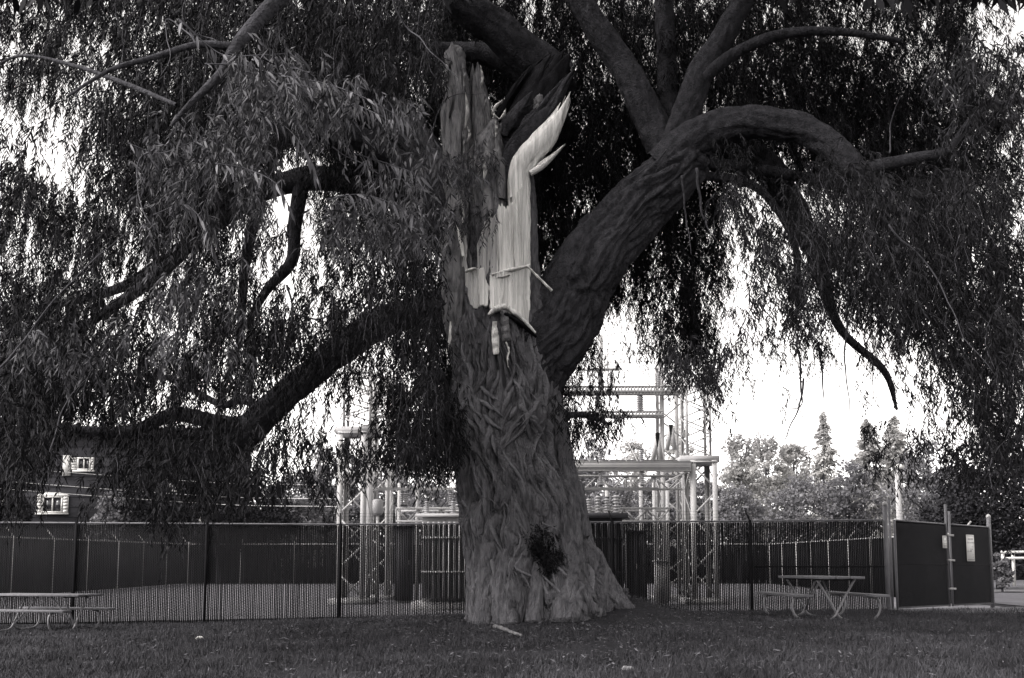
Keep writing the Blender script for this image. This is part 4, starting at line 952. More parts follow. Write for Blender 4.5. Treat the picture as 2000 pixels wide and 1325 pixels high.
def girder(par, pa, pb, y, za, zb, holes=0, m='steel', nm='beam'):
    """boxed channel girder between two columns, web pierced by rows of holes when asked"""
    mb = MB(); h = za - zb
    if holes:
        mb.box(((pa + pb) / 2, y, za - 0.02), (pb - pa, 0.26, 0.04)); mb.box(((pa + pb) / 2, y, zb + h * 0.36), (pb - pa, 0.28, h * 0.28)); mb.box(((pa + pb) / 2, y, zb + 0.015), (pb - pa, 0.24, 0.03))
        n = int((pb - pa) / 0.11)
        for k in range(n):
            x = pa + (k + 0.5) * (pb - pa) / n
            mb.box((x, y - 0.12, zb + h * 0.70), (0.055, 0.012, h * 0.40)); mb.box((x, y - 0.12, zb + h * 0.13), (0.055, 0.012, h * 0.18))
    else:
        mb.box(((pa + pb) / 2, y - 0.12, (za + zb) / 2), (pb - pa, 0.02, h - 0.05)); mb.box(((pa + pb) / 2, y, za - 0.0125), (pb - pa, 0.28, 0.025)); mb.box(((pa + pb) / 2, y, zb + 0.0125), (pb - pa, 0.28, 0.025))
        mb.box(((pa + pb) / 2, y - 0.135, (za + zb) / 2 - h * 0.1), (pb - pa, 0.008, 0.03))
    return put(nm, mb.mesh(nm), M[m], par)
girder(gan, X(712), X(1349), SY - 0.02, Z(902), Z(921))
girder(gan, X(718), X(1352), SY + 0.9, Z(893), Z(905))
girder(gan, X2(715), X2(1345), YB - 0.2, Z2(757), Z2(774), 1)
girder(gan, X2(1130), X2(1296), YB - 0.25, Z2(806), Z2(819), 1)
girder(gan, X2(724), X2(860), YB - 0.25, Z2(806), Z2(819), 1)
girder(gan, X(720), X(1300), SY + 1.6, Z(945), Z(950), 0, nm='rail')
def truss(par, xa, xb, y, zt, zb, n, w_=0.05):
    mb = MB(); mb.bar((xa, y, zt), (xb, y, zt), 0.06, 0.07); put('chord', mb.mesh('chord'), M['steel'], par)
    mb = MB(); mb.bar((xa, y, zb), (xb, y, zb), 0.06, 0.07); put('chord', mb.mesh('chord'), M['steel'], par)
    for k in range(n):
        a = xa + (xb - xa) * k / n; b = xa + (xb - xa) * (k + 1) / n
        mb = MB(); mb.bar((a, y, zb if k % 2 else zt), (b, y, zt if k % 2 else zb), 0.02, w_); put('brace', mb.mesh('brace'), M['steel'], par)
        if k % 2 == 0:
            mb = MB(); mb.bar((a, y + 0.02, zb), (a, y + 0.02, zt), w_, 0.02); put('strut', mb.mesh('strut'), M['steel'], par)
truss(gan, X(715), X(1350), SY + 1.62, Z(921), Z(948), 22, 0.045)
low = thing('bus_support_frame', 'low pale truss carrying insulators in front of the gantry columns', 'bus frame', (X(1000), SY + 2.2, zg))
truss(low, X(758), X(1330), SY + 2.2, Z(985), Z(1012), 24, 0.05); truss(low, X(758), X(1330), SY + 2.9, Z(988), Z(1010), 24, 0.04)
for p in (762, 800, 1200, 1272, 1300, 1328):
    mb = MB(); mb.box((X(p), SY + 2.55, (zg + Z(930)) / 2), (0.11, 0.11, Z(930) - zg)); put('column', mb.mesh('column'), M['steel'], low)
# bent side brackets and a slanted strut by the outer tower
for (x0, y0, x1, y1, dy) in ((1300, 942, 1342, 922, -0.05), (1302, 746, 1340, 702, 3.3), (1300, 772, 1345, 700, 3.6), (728, 860, 752, 890, 0.1), (1275, 902, 1285, 845, 1.0), (1292, 902, 1283, 845, 1.0), (1303, 880, 1310, 830, 1.0), (1318, 880, 1310, 830, 1.0)):
    mb = MB(); mb.bar(at(x0, y0, SY + dy), at(x1, y1, SY + dy), 0.14, 0.05); put('bracket', mb.mesh('bracket'), M['steel'], gan)
for (x0, x1, py) in ((1298, 1345, 730), (1310, 1345, 743), (1318, 1345, 748), (735, 790, 752), (740, 775, 745)):
    mb = MB(); mb.bar(at(x0, py, YB - 0.4), at(x1, py, YB - 0.4), 0.06, 0.06); put('outrigger', mb.mesh('outrigger'), M['steel'], gan)
def ins_profile(h, r_, n):
    p = [(r_ * 0.45, 0)]
    for k in range(n):
        z = h * k / n; p += [(r_ * 0.5, z + h / n * 0.15), (r_, z + h / n * 0.4), (r_ * 0.95, z + h / n * 0.55), (r_ * 0.5, z + h / n * 0.75)]
    return p + [(r_ * 0.5, h), (0.01, h)]
def insulator(par, p, h, r_, n, hang=False):
    p = np.array(p, float); 
    if hang: p[2] -= h
    mb = MB(); mb.lathe(ins_profile(h, r_, n), p, 10); o = put('insulator', mb.mesh('insulator', True), M['porcelain'], par)
    mb = MB(); mb.lathe([(r_ * 0.6, -0.03), (r_ * 0.6, 0.0)], p, 8); mb.lathe([(r_ * 0.55, 0), (r_ * 0.55, 0.05), (0.01, 0.05)], p + np.array([0, 0, h]), 8); put('end_cap', mb.mesh('end_cap'), M['dtank'], o)
k2 = F / YB
for p in (1194, 1287): insulator(gan, at(p, 757, YB - 0.2), 0.5, 0.09, 8)
for p in (1168, 1248, 1252, 790): insulator(gan, at(p, 775, YB - 0.3 + 0.3 * (p == 1252)), 0.5, 0.11, 8, True)
for p in (1173, 1253): insulator(gan, at(p, 903, SY), 0.36, 0.09, 6)
for p in (1173, 1254, 792, 865): insulator(gan, at(p, 921, SY), 0.42, 0.10, 7, True)
for p in (785, 880, 792): insulator(low, at(p, 987, SY + 2.2), 0.4, 0.09, 6)
for p in (1166, 1168): 
    mb = MB(); mb.tube([at(p + 6, 757, YB), at(p + 6, 655, YB)], 0.06, 8); put('mast', mb.mesh('mast', True), M['steel'], gan)
mb = MB(); mb.bar(at(1135, 722, YB), at(1210, 722, YB), 0.08, 0.08); put('cross_arm', mb.mesh('cross_arm'), M['steel'], gan)
mb = MB(); mb.bar(at(1172, 750, YB), at(1188, 700, YB), 0.03, 0.03); put('stay', mb.mesh('stay'), M['steel'], gan)
# jumpers: taut leads between the beams
for i, (x0, y0, x1, y1) in enumerate([(1120, 842, 1090, 885), (1135, 842, 1153, 900), (1170, 840, 1150, 902), (1175, 840, 1190, 903), (1192, 838, 1225, 903), (1217, 845, 1246, 903), (1112, 865, 1100, 900), (1165, 868, 1195, 905), (1187, 680, 1187, 755), (1256, 742, 1272, 756), (1287, 742, 1272, 756)]):
    mb = MB(); mb.tube([at(x0, y0, YB - 0.3 if y0 > 800 else YB), at(x1, y1, SY + 0.4 if y0 > 800 else YB)], 0.016, 5); put('jumper_lead', mb.mesh('jumper_lead', True), M['steel'], gan)
def lead(pts, nm='jumper_lead', r_=0.012, par=gan, m='steel'):
    P = resample(np.array([at(*p) for p in pts]), 20); mb = MB(); mb.tube(P, r_, 5); return put(nm, mb.mesh(nm, True), M[m], par)
lead([(1205, 925, SY + .5), (1225, 950, SY + .8), (1250, 970, SY + 1.2), (1270, 976, SY + 1.6)]); lead([(835, 920, SY + .3), (845, 950, SY + .3), (838, 980, SY + .6)]); lead([(873, 925, SY), (878, 955, SY + .4), (872, 985, SY + 1)])
# transformer with cooling fins
def transformer(p0, p1, Y, ptop, label, m, lip, nfin, bush, drum=False):
    x0, x1 = X(p0, Y), X(p1, Y); zt = Z(ptop, Y); zb = float(g(0, Y)) + 0.25; yc = Y + 0.8
    t = thing('transformer', label, 'transformer', ((x0 + x1) / 2, Y, zb - 0.25))
    mb = MB(); mb.box(((x0 + x1) / 2, yc, (zt + zb) / 2), (x1 - x0 - 0.3, 1.3, zt - zb)); tk = put('tank', mb.mesh('tank'), M[m], t)
    mb = MB(); mb.box(((x0 + x1) / 2, yc, zt + lip / 2), (x1 - x0, 1.6, lip)); put('lid', mb.mesh('lid'), M[m], t)
    mb = MB(); mb.box(((x0 + x1) / 2, yc, zb - 0.13), (x1 - x0 + 0.2, 1.9, 0.24)); put('plinth', mb.mesh('plinth'), M['pole'], t)
    fm = MB(); fm.box((0, 0, 0), (0.05, 0.42, zt - zb - 0.25)); fme = fm.mesh('cooling_fin'); fme.materials.append(M[m])
    for k in range(nfin):
        o = put('cooling_fin', fme, None, t); o.matrix_parent_inverse = Matrix.Translation(-t.location); o.matrix_basis = Matrix.Translation((x0 + 0.2 + (x1 - x0 - 0.4) * k / (nfin - 1), Y - 0.07, (zt + zb) / 2 - 0.02))
    mb = MB()
    for s in (0.35, 0.75): mb.bar((x0 + 0.15, Y - 0.29, zb + (zt - zb) * s), (x1 - 0.15, Y - 0.29, zb + (zt - zb) * s), 0.05, 0.05)
    put('fin_header', mb.mesh('fin_header'), M[m], t)
    for (p, h, r_) in bush: insulator(t, (X(p, Y), Y + 0.4, zt + lip), h, r_, 6)
    return t
transformer(814, 985, SY - 3.2, 1010, 'pale finned transformer half hidden by the left side of the willow trunk', 'tank', 0.10, 15, [(832, 0.36, 0.10), (884, 0.36, 0.10), (940, .36, .1)])
tr = transformer(1060, 1226, SY - 3.0, 1012, 'dark transformer with ringed bushings at the right side of the willow trunk', 'dtank', 0.14, 12, [(1137, 0.48, 0.10), (1152, 0.42, 0.11), (1170, 0.5, 0.10), (1188, 0.42, 0.11), (1206, 0.52, 0.12)])
def cabinet(px0, px1, Y, ptop, label, m, doors=2):
    x0, x1 = X(px0, Y), X(px1, Y); zb = float(g(0, Y)); zt = Z(ptop, Y)
    t = thing('control_cabinet', label, 'cabinet', ((x0 + x1) / 2, Y, zb))
    mb = MB(); mb.box(((x0 + x1) / 2, Y + 0.3, (zb + zt) / 2 + 0.05), (x1 - x0, 0.6, zt - zb - 0.1)); put('body', mb.mesh('body'), M[m], t)
    mb = MB(); mb.box(((x0 + x1) / 2, Y + 0.28, zt + 0.03), (x1 - x0 + 0.08, 0.72, 0.05)); put('roof', mb.mesh('roof'), M[m], t)
    mb = MB(); mb.box(((x0 + x1) / 2, Y + 0.3, zb + 0.06), (x1 - x0 - 0.1, 0.5, 0.12)); put('plinth', mb.mesh('plinth'), M['pole'], t)
    for k in range(doors):
        wd = (x1 - x0 - 0.06) / doors; c = x0 + 0.03 + wd * (k + 0.5)
        mb = MB(); mb.box((c, Y - 0.012, (zb + zt) / 2 + 0.05), (wd - 0.03, 0.02, zt - zb - 0.2)); d = put('door', mb.mesh('door'), M[m], t)
        mb = MB(); mb.box((c + wd * 0.35, Y - 0.035, (zb + zt) / 2 + 0.1), (0.03, 0.025, 0.14)); put('handle', mb.mesh('handle'), M['steel'], d)
cabinet(772, 806, SY + 1.0, 1030, 'tall dark control cabinet behind the slats left of the willow', 'dtank', 1)
cabinet(1224, 1262, SY - 1.5, 1040, 'dark switch cabinet behind the slats right of the dark transformer', 'dtank', 2)
cabinet(1281, 1304, SY - 0.6, 1098, 'small pale cabinet between the gantry legs', 'tank', 1)
arr = thing('surge_arrester', 'pale cylindrical arrester bracketed beside the left gantry column', 'arrester', at(738, 1010, SY + 1))
mb = MB(); mb.lathe([(0.01, 0.42), (0.12, 0.42), (0.17, 0.38), (0.17, 0.0), (0.12, -0.06), (0.01, -0.06)], at(738, 1002, SY + 1), 12); put('body', mb.mesh('body', True), M['tank'], arr)
mb = MB(); mb.tube([at(738, 1002, SY + 1), np.array([at(738, 1002, SY + 1)[0], SY + 1, zg])], 0.05, 8); put('stand', mb.mesh('stand', True), M['steel'], arr)
# overhead wires
def wire(pts, label, r_=0.012, group=None):
    P = resample(np.array([at(*p) for p in pts]), 24); mb = MB(); mb.tube(P, r_, 4, False); o = put('overhead_wire', mb.mesh('overhead_wire'), M['steel'])
    tag(o, label, 'wire', group)
for py, lb in ((672, 'topmost of three thin lines strung over the gantry'), (693, 'middle one of three thin lines strung over the gantry'), (709, 'lowest of three thin lines strung over the gantry')): wire([(700, py + 8, YB), (1165, py, YB), (1345, py - 1, YB), (1700, py + 6, 60), (2100, py + 20, 80)], lb, 0.012, 'lines over the gantry')
for py, lb in ((948, 'upper service wire sagging from the building trees to the gantry'), (975, 'middle service wire sagging from the building trees to the gantry'), (990, 'lower service wire sagging from the building trees to the gantry')): wire([(-60, py - 40, 52), (200, py - 20, 52), (440, py - 4, 52), (664, py, SY + 3.4)], lb, 0.014, 'service wires beside the building')
for py, lb in ((848, 'upper pale power line crossing in front of the conifers'), (853, 'lower pale power line crossing in front of the conifers')): wire([(1400, py - 5, 50), (1620, py, 62), (1800, py, 74), (2100, py - 14, 90)], lb, 0.02, 'power lines by the conifers')

# ------------------------------------------------------------------ picnic tables
def picnic_table(loc, rz, label, first=None):
    t = thing('picnic_table', label, 'picnic table', loc, 'picnic tables on the lawn'); t.rotation_euler = (0, 0, rz)
    if first:
        for ch in first.children:
            c = ch.copy(); COL.objects.link(c); c.parent = t
        return t
    L = 2.3
    def slab_(x0, x1, z, th, nm):
        n = 4; wd = (x1 - x0) / (3 if nm == 'table_board' else 1)
        k = 3 if nm == 'table_board' else 1
        for j in range(k):
            mb = MB(); c = x0 + wd * (j + .5); a, b = wd / 2 - 0.004, L / 2; r = 0.02
            ring = [(-a + r, -b), (a - r, -b), (a, -b + r), (a, b - r), (a - r, b), (-a + r, b), (-a, b - r), (-a, -b + r)]
            v = [(c + p[0] * s, p[1] * s2, zz) for s, s2, zz in ((0.985, 0.997, z - th), (1, 1, z - th + 0.008), (1, 1, z - 0.008), (0.985, 0.997, z)) for p in ring]
            q = [(i * 8 + m_, i * 8 + (m_ + 1) % 8, (i + 1) * 8 + (m_ + 1) % 8, (i + 1) * 8 + m_) for i in range(3) for m_ in range(8)]
            q += [(24, 25, 26, 31), (31, 26, 27, 30), (30, 27, 28, 29), (7, 2, 1, 0), (6, 3, 2, 7), (5, 4, 3, 6)]
            mb.raw(v, q); put(nm, mb.mesh(nm), M['plank'], t, 1)
    slab_(-0.38, 0.38, 0.76, 0.045, 'table_board')
    slab_(-0.80, -0.52, 0.455, 0.045, 'bench_seat'); slab_(0.52, 0.80, 0.455, 0.045, 'bench_seat')
    for y in (-0.78, 0.78):
        for s in (1, -1):
            P = resample(np.array([(-0.33 * s, y, .715), (-0.18 * s, y, .46), (-0.02 * s, y, .18), (0.05 * s, y, .07), (0.16 * s, y, .015), (0.36 * s, y, .0), (0.58 * s, y, .01), (0.72 * s, y, .07), (.785 * s, y, .2), (.77 * s, y, .33), (.70 * s, y, .395), (0.53 * s, y, .41)]), 44)
            P[:, 1] += 0.022 * s
            mb = MB(); mb.tube(P, 0.0215, 8); put('leg', mb.mesh('leg', True), M['tubem'], t, 1)
        mb = MB(); mb.bar((-0.36, y, 0.705), (0.36, y, 0.705), 0.05, 0.03); put('crossbar', mb.mesh('crossbar'), M['dpost'], t, 1)
        sg = 1 if y > 0 else -1
        mb = MB(); mb.tube([(0, y - 0.05 * sg, 0.13), (0, y * 0.22, 0.70)], 0.017, 8); put('brace', mb.mesh('brace', True), M['tubem'], t, 1)
    return t
c = at(1602, 1208, 18.6); 
pt1 = picnic_table((c[0], c[1], float(g(c[0], c[1])) + 0.0), R(4), 'picnic table standing in front of the gate corner of the fence')
c = at(85, 1221, 21.6)
picnic_table((c[0], c[1], float(g(c[0], c[1])) + 0.0), R(73), 'picnic table seen side on below the apartment windows', pt1)

# ------------------------------------------------------------------ trees, building, lamp beyond
def tree(px, py_top, Y, wpx, kind, label, m, n=5200, group='trees beyond the yard', zb=None, bottom=None, leaf=None):
    x = at(px, 1000, Y)[0]; z0 = float(g(x, Y)); zt = at(px, py_top, Y)[2]; H = zt - z0; r_ = wpx / F * Y
    nm = {'c': 'conifer', 'd': 'broadleaf_tree', 's': 'shrub'}[kind] if leaf != 0.5 else 'hedgerow_tree'
    t = thing(nm, label, 'shrub' if kind == 's' and leaf != 0.5 else 'tree', (x, Y, z0), group)
    rg = np.random.default_rng(int(abs(px * 7) + Y))
    n_ = 10; zs_ = np.linspace(0, 0.93 * H, n_); wob = 0.02 * H * np.stack([np.sin(zs_ * 0.9 + px), np.cos(zs_ * 0.7 + px)], -1)
    tr_ = MB(); P = np.column_stack([x + wob[:, 0] * (zs_ / H), Y + wob[:, 1] * (zs_ / H), z0 - 0.1 + zs_]); tr_.tube(P, np.linspace(0.035 * H ** 0.8, 0.008, n_), 8)
    sc = Y / 60.0; ls = leaf or 0.17 * sc
    if kind == 'c':
        f = rg.random(n) ** 0.75                       # 0 top .. 1 bottom
        nb = 46; lev = np.round(f * nb) / nb + rg.normal(size=n) * 0.006
        ang_b = rg.random((nb + 2, 7)) * 6.283; pick = rg.integers(0, 7, n)
        a = ang_b[np.clip(np.round(f * nb).astype(int), 0, nb), pick] + rg.normal(size=n) * 0.16
        rl = r_ * (0.06 + 0.94 * np.clip(lev, 0, 1) ** 0.8) * (0.45 + 0.9 * rg.random((nb + 2, 7)))[np.clip(np.round(f * nb).astype(int), 0, nb), pick]
        d = rg.random(n) ** 0.6 * rl
        C = np.stack([x + d * np.cos(a), Y + d * np.sin(a), zt - lev * H * 0.9 - d * 0.28 + rg.normal(size=n) * 0.05 * H / 10], -1)
        D = np.stack([np.cos(a), np.sin(a), a * 0 - 0.5], -1) + rg.normal(size=(n, 3)) * 0.45
        for k in range(0, nb, 2):
            for j in range(3):
                aa_ = ang_b[k, j]; L = r_ * (0.06 + 0.94 * (k / nb) ** 0.8) * 0.85; zz_ = zt - k / nb * H * 0.9
                tr_.bar((x, Y, zz_), (x + L * math.cos(aa_), Y + L * math.sin(aa_), zz_ - 0.28 * L), 0.03 * sc, 0.03 * sc)
    else:
        nc = 90 if kind == 'd' else 30
        v = rg.normal(size=(nc, 3)); v /= np.linalg.norm(v, axis=1)[:, None]; rr = rg.random(nc) ** 0.38
        hz = H * (0.40 if kind == 'd' else 0.5); cz = z0 + H - hz
        cc = v * rr[:, None] * np.array([r_, r_ * 0.9, hz * 0.92]); cc[:, :2] *= (1 - 0.25 * np.clip(cc[:, 2:3] / hz, 0, 1))
        cc += np.array([x, Y, cz])
        cs = (0.20 + 0.16 * rg.random(nc)) * min(r_, hz)
        pick = rg.integers(0, nc, n); o3 = rg.normal(size=(n, 3)); o3 /= np.linalg.norm(o3, axis=1)[:, None]
        C = cc[pick] + o3 * (rg.random(n) ** 0.4 * cs[pick])[:, None] * np.array([1, 1, 0.8])
        D = rg.normal(size=(n, 3)) + np.array([0, 0, -0.3])
        for k in range(0, nc, 5):
            b0 = np.array([x, Y, min(cc[k, 2] - 0.2, cz + hz * 0.3)]); b0[2] = max(b0[2] - 0.25 * H * rg.random(), z0 + 0.15 * H); tr_.bar(b0, cc[k], 0.05 * sc, 0.05 * sc)
    D /= np.linalg.norm(D, axis=1)[:, None]; W = np.cross(D, rg.normal(size=(n, 3))); W /= np.linalg.norm(W, axis=1)[:, None]
    s_ = ls * (0.6 + 0.8 * rg.random(n))[:, None]; wv = s_ * (0.22 if kind == 'c' else 0.42)
    V = np.stack([C - D * s_ * 0.5, C + W * wv, C + D * s_ * 0.5, C - W * wv], 1).reshape(-1, 3)
    k_ = np.repeat(C[:, 2] > z0 + 0.05, 4); V = V[k_]
    put('trunk', tr_.mesh('trunk', True), M['btrunk'], t)
    o = put('crown', mesh_np('crown', V, np.arange(len(V)).reshape(-1, 4)), M[m], t); o['kind'] = 'stuff'
    return t
Lc = 'pale conifer in the row beyond the field side of the yard'
Ld = 'bushy broadleaf tree behind the steel gantry'
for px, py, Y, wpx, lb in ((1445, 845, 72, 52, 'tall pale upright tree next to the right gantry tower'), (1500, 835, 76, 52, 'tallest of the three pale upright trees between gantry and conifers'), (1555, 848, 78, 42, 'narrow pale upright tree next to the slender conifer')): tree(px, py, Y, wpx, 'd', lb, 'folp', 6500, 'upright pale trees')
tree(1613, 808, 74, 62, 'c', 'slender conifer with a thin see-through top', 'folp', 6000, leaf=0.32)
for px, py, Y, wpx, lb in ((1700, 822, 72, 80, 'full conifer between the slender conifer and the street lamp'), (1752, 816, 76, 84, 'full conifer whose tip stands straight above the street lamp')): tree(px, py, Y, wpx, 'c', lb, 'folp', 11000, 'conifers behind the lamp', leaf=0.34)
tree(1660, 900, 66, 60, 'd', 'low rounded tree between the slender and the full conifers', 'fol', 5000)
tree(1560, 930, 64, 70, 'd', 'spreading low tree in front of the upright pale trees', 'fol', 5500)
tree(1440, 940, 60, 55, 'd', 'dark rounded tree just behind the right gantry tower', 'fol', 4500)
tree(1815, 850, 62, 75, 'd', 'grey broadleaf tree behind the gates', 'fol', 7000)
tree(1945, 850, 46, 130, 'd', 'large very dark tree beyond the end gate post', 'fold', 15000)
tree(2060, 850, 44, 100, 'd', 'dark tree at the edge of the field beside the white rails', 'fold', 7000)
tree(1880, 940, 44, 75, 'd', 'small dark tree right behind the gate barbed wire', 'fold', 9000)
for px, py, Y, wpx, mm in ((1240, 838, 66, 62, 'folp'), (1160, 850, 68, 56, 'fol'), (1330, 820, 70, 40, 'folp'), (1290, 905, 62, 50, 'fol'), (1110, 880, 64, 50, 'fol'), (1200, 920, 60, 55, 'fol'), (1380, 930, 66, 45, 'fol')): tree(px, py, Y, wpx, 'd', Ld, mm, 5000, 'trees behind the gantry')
for px, py, Y, wpx in ((640, 868, 66, 48), (700, 880, 64, 45), (765, 870, 66, 60), (840, 900, 62, 55), (580, 905, 60, 60)): tree(px, py, Y, wpx, 'd', 'shaded broadleaf tree behind the left gantry tower', 'fol', 5000, 'trees behind the left tower')
tree(625, 838, 70, 22, 'c', 'narrow pale conifer tip left of the left gantry tower', 'folp', 2500)
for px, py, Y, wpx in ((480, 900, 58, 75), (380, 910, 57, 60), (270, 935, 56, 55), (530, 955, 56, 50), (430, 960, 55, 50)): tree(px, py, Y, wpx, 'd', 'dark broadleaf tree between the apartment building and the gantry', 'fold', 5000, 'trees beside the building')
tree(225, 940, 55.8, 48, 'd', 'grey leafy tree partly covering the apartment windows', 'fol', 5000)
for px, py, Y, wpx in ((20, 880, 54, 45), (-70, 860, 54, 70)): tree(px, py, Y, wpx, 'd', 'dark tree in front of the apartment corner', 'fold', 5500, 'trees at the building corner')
tree(110, 1012, 56.5, 60, 's', 'clipped dark shrub below the lower apartment window', 'fold', 3500, 'shrubs by the building')
tree(1950, 1076, 42, 24, 's', 'low shrub beside the end gate post and white rails', 'fol', 2200)
for x_ in range(-5, 27):
    px = x_ * 90 + random.uniform(-30, 30)
    tree(px, random.uniform(950, 990), 92 + random.uniform(-6, 6), 80, 's', 'distant tree in the belt along the far side of the grounds', 'fol', 1500, 'distant tree belt', leaf=0.5)

for k, (x0, x1) in enumerate(((-46, -17), (-16.5, 14), (15, 44))):
    n = 9000; rg = np.random.default_rng(k)
    hx = x0 + (x1 - x0) * rg.random(n); hh = 2.5 + 0.5 * perlin(np.stack([hx * 0.5, hx * 0, hx * 0 + k], -1)); C = np.stack([hx, 74 + rg.normal(size=n) * 0.5, 0.3 + hh * rg.random(n) ** 0.8], -1)
    D = rg.normal(size=(n, 3)); D /= np.linalg.norm(D, axis=1)[:, None]; W = np.cross(D, rg.normal(size=(n, 3))); W /= np.linalg.norm(W, axis=1)[:, None]
    V = np.stack([C - D * 0.2, C + W * 0.13, C + D * 0.2, C - W * 0.13], 1).reshape(-1, 3)
    t = thing('hedge', ['clipped dark hedge near the apartment building beyond the yard', 'clipped dark hedge straight behind the yard fence and gantry', 'clipped dark hedge behind the conifers at the field'][k], 'hedge', ((x0 + x1) / 2, 74, 0.3))
    o = put('leafage', mesh_np('leafage', V, np.arange(n * 4).reshape(-1, 4)), M['fold'], t); o['kind'] = 'stuff'
    mb = MB(); mb.box(((x0 + x1) / 2, 74, 1.1), (x1 - x0 - 0.6, 0.5, 1.7)); put('branch_core', mb.mesh('branch_core'), M['btrunk'], t)
# apartment building
BY = 62.0
bl = thing('apartment_building', 'dark sided apartment building with white framed windows behind the trees', 'building', (at(60, 1000, BY)[0], BY, float(g(-28, BY))))
xa, xb = at(-260, 1000, BY)[0], at(420, 1000, BY)[0]; zb_, ztop = float(g(-28, BY)), at(0, 850, BY)[2]
mb = MB(); mb.box(((xa + xb) / 2, BY + 4, (zb_ + ztop) / 2), (xb - xa, 8, ztop - zb_)); put('wall', mb.mesh('wall'), M['wall'], bl)
mb = MB(); mb.box(((xa + xb) / 2, BY + 4, ztop + 0.2), (xb - xa + 0.8, 9, 0.4)); put('roof', mb.mesh('roof'), M['dtank'], bl)
for k in range(14):
    z = zb_ + 0.3 + k * (ztop - zb_ - 0.4) / 14; mb = MB(); mb.box(((xa + xb) / 2, BY - 0.02, z), (xb - xa, 0.04, 0.03)); put('siding_board', mb.mesh('siding_board'), M['wall'], bl)
def window(p0, p1, q0, q1, head=True, shutters=(0.26, 0.26)):
    a = at(p0, q0, BY); b = at(p1, q1, BY); x0, x1, zt_, zb2 = a[0], b[0], a[2], b[2]; yc = BY - 0.08
    mb = MB(); f = 0.09
    mb.box(((x0 + x1) / 2, yc, zt_ - f / 2), (x1 - x0, 0.12, f)); mb.box(((x0 + x1) / 2, yc, zb2 + f / 2), (x1 - x0, 0.12, f)); mb.box((x0 + f / 2, yc, (zt_ + zb2) / 2), (f, 0.12, zt_ - zb2 - 2 * f)); mb.box((x1 - f / 2, yc, (zt_ + zb2) / 2), (f, 0.12, zt_ - zb2 - 2 * f)); mb.box(((x0 + x1) / 2, yc, (zt_ + zb2) / 2), (f * 0.7, 0.1, zt_ - zb2 - 2 * f))
    w_ = put('window', mb.mesh('window'), M['trim'], bl)
    for sx in (0, 1):
        c_ = x0 + (x1 - x0) * (0.25 + 0.5 * sx); mb = MB(); mb.box((c_, BY - 0.05, (zt_ + zb2) / 2), ((x1 - x0) / 2 - f * 1.3, 0.02, zt_ - zb2 - 2 * f)); put('pane', mb.mesh('pane'), M['glass'], w_)
    for sg, xe in ((-1, x0), (1, x1)):
        wd = (x1 - x0) * shutters[0 if sg < 0 else 1]
        if wd <= 0: continue
        mb = MB(); mb.box((xe + sg * (wd / 2 + 0.02), yc, (zt_ + zb2) / 2), (wd, 0.06, zt_ - zb2)); put('shutter', mb.mesh('shutter'), M['trim'], w_)
        for k in range(5): 
            mb = MB(); mb.box((xe + sg * (wd / 2 + 0.02), yc - 0.045, zb2 + (zt_ - zb2) * (k + .5) / 5), (wd * 0.8, 0.03, (zt_ - zb2) / 5 * 0.7)); put('louvre', mb.mesh('louvre'), M['trim'], w_)
    if head:
        n = 12; aa_ = np.linspace(0, np.pi, n); X0, X1 = x0 - 0.3 * (x1 - x0), x1 + 0.3 * (x1 - x0); cx, rw = (X0 + X1) / 2, (X1 - X0) / 2
        v = [(cx - rw * math.cos(t_), yy, zt_ + 0.02 + 0.22 * math.sin(t_)) for yy in (yc - 0.06, yc + 0.06) for t_ in aa_]
        mb = MB(); mb.raw(v, [(k, k + 1, n + k + 1, n + k) for k in range(n - 1)] + [(0, n, 2 * n - 1, n - 1)], [(0, k + 1, k) for k in range(1, n - 1)]); put('arched_head', mb.mesh('arched_head'), M['trim'], w_)
    mb = MB(); mb.box(((x0 + x1) / 2, yc - 0.03, zb2 - 0.06), ((x1 - x0) * 1.6, 0.2, 0.1)); put('sill', mb.mesh('sill'), M['trim'], w_)
window(85, 123, 970, 1002); window(153, 178, 894, 919, False, (0.5, 0.2)); window(-40, -2, 970, 1002); window(-40, -2, 890, 922, False); window(337, 352, 945, 962, False); window(372, 412, 1003, 1018, False)
mb = MB(); mb.box((at(132, 910, BY)[0], BY - 0.1, at(132, 910, BY)[2]), (0.45, 0.15, 1.25)); put('downpipe_panel', mb.mesh('downpipe_panel'), M['trim'], bl)

# street lamp
lx = at(1757, 1000, 40)
lampt = thing('street_lamp', 'pale lamp post with a round globe rising behind the gate', 'street lamp', (lx[0], 40, float(g(lx[0], 40))))
zt_ = at(1754, 914, 40)[2]; zb_ = float(g(lx[0], 40))
mb = MB(); mb.tube([(lx[0], 40, zb_), (lx[0], 40, (zb_ + zt_) / 2), (lx[0] - 0.05, 40, zt_)], [0.16, 0.13, 0.075], 10); put('pole', mb.mesh('pole', True), M['pole'], lampt)
mb = MB(); mb.lathe([(0.01, 0.12), (0.13, 0.09), (0.18, 0), (0.14, -0.08), (0.06, -0.12)], (lx[0] + 0.05, 39.95, zt_ + 0.03), 14); put('globe', mb.mesh('globe', True), M['white'], lampt)
# white rails by the field
rf = thing('rail_fence', 'low white rail fence beside the dark trees at the field', 'fence', (*at(1985, 1100, 52)[:2], float(g(26, 52))))
for py in (1079, 1091):
    a = at(1955, py, 52); b = at(2120, py - 3, 46); mb = MB(); mb.bar(a, b, 0.05, 0.12); put('rail', mb.mesh('rail'), M['white'], rf)
for px in (1958, 1978, 2040, 2100):
    a = at(px, 1076, 52 - (px - 1955) / 165 * 6 + 0.1); mb = MB(); mb.box((a[0], a[1], (a[2] + float(g(a[0], a[1]))) / 2), (0.12, 0.12, a[2] - float(g(a[0], a[1])))); put('post', mb.mesh('post'), M['white'], rf)

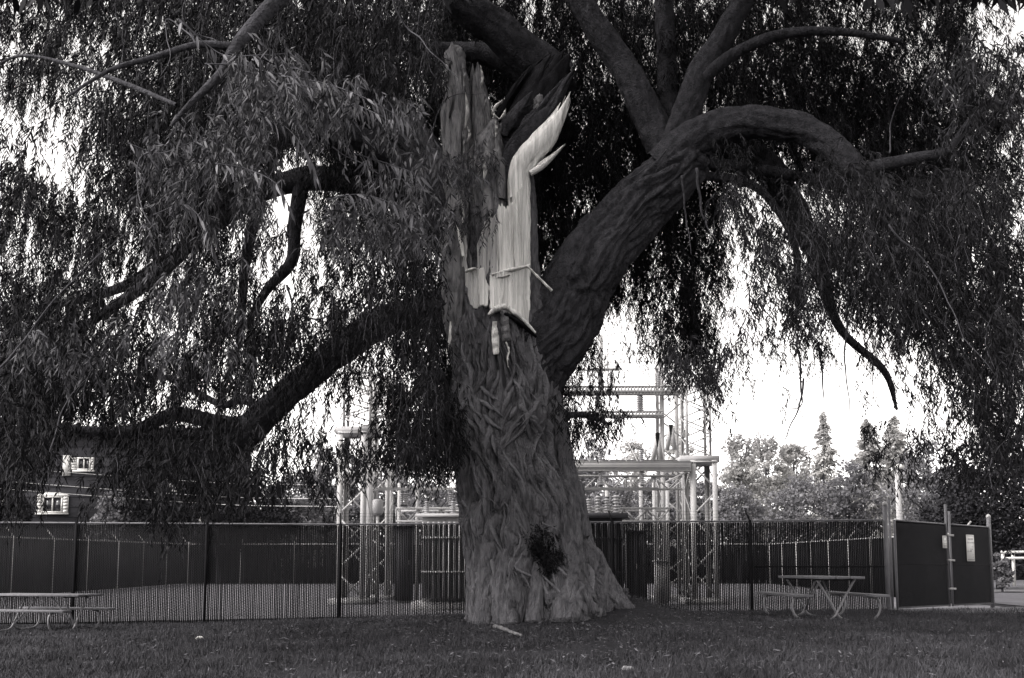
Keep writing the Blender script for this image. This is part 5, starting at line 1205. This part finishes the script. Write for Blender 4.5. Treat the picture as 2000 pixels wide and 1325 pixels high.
# ------------------------------------------------------------------ small things on the lawn
gravel_patch(); grass(); litter()
def stone(px, py, r_, label, cat, m, nm, sx=1.0):
    best = min(np.arange(8, 23, 0.05), key=lambda Y: abs(at(px, py, Y)[2] - float(g(at(px, py, Y)[0], Y)) - 0.02)); c = at(px, py, best)
    nu, nv = 14, 9; a = np.arange(nu) * 2 * np.pi / nu; b = np.linspace(0.05, np.pi - 0.05, nv)
    D = np.stack([np.sin(b)[:, None] * np.cos(a), np.sin(b)[:, None] * np.sin(a), np.cos(b)[:, None] + 0 * a], -1)
    V = c + D * (1 + 0.4 * fbm(D * 1.7 + px, 3))[..., None] * r_ * np.array([sx, 0.8, 0.55])
    i = np.arange(nv - 1)[:, None]; k = np.arange(nu)[None]; q = np.stack([i * nu + k, (i + 1) * nu + k, (i + 1) * nu + (k + 1) % nu, i * nu + (k + 1) % nu], -1).reshape(-1, 4)
    o = put(nm, mesh_np(nm, V.reshape(-1, 3), q), M[m]); tag(o, label, cat)
stone(390, 1247, 0.06, 'pale wood chunk lying on the lawn toward the fence post', 'wood chunk', 'wood', 'wood_chunk', 1.1)
stone(1226, 1308, 0.055, 'pale rounded stone in the grass right of the trunk', 'stone', 'stone', 'stone', 1.3)
def stick(pts, r_, label):
    P = []
    for px, py in pts:
        Y = min(np.arange(8, 23, 0.05), key=lambda Y: abs(at(px, py, Y)[2] - float(g(at(px, py, Y)[0], Y)) - 0.03)); P.append(at(px, py, Y))
    P = resample(np.array(P), 16); P[:, 2] = g(P[:, 0], P[:, 1]) + 0.03 + r_
    mb = MB(); mb.tube(P, np.linspace(r_, r_ * 0.6, 16) * (1 + 0.2 * np.sin(np.arange(16) * 2.1)), 8); o = put('fallen_stick', mb.mesh('fallen_stick', True), M['oldwood']); tag(o, label, 'stick')
stick([(966, 1228), (990, 1235), (1018, 1246)], 0.032, 'crooked fallen branch on the ground at the trunk base')

# ------------------------------------------------------------------ haze
def haze(density):
    mb = MB(); mb.box((0, 320, 18.5), (900, 800, 45)); hz = mb.mesh('haze')
    m = bpy.data.materials.new('haze_air'); m.use_nodes = True; n = m.node_tree; n.nodes.clear()
    out = n.nodes.new('ShaderNodeOutputMaterial'); pv = n.nodes.new('ShaderNodeVolumePrincipled')
    pv.inputs['Color'].default_value = (0.97, 0.95, 0.92, 1); pv.inputs['Density'].default_value = density; pv.inputs['Anisotropy'].default_value = 0.5
    n.links.new(pv.outputs[0], out.inputs['Volume'])
    o = put('haze', hz, m); tag(o, 'thin pale haze in the air over the grounds', 'haze', kind='stuff')
HAZE = 0.0
if HAZE > 0: haze(HAZE)
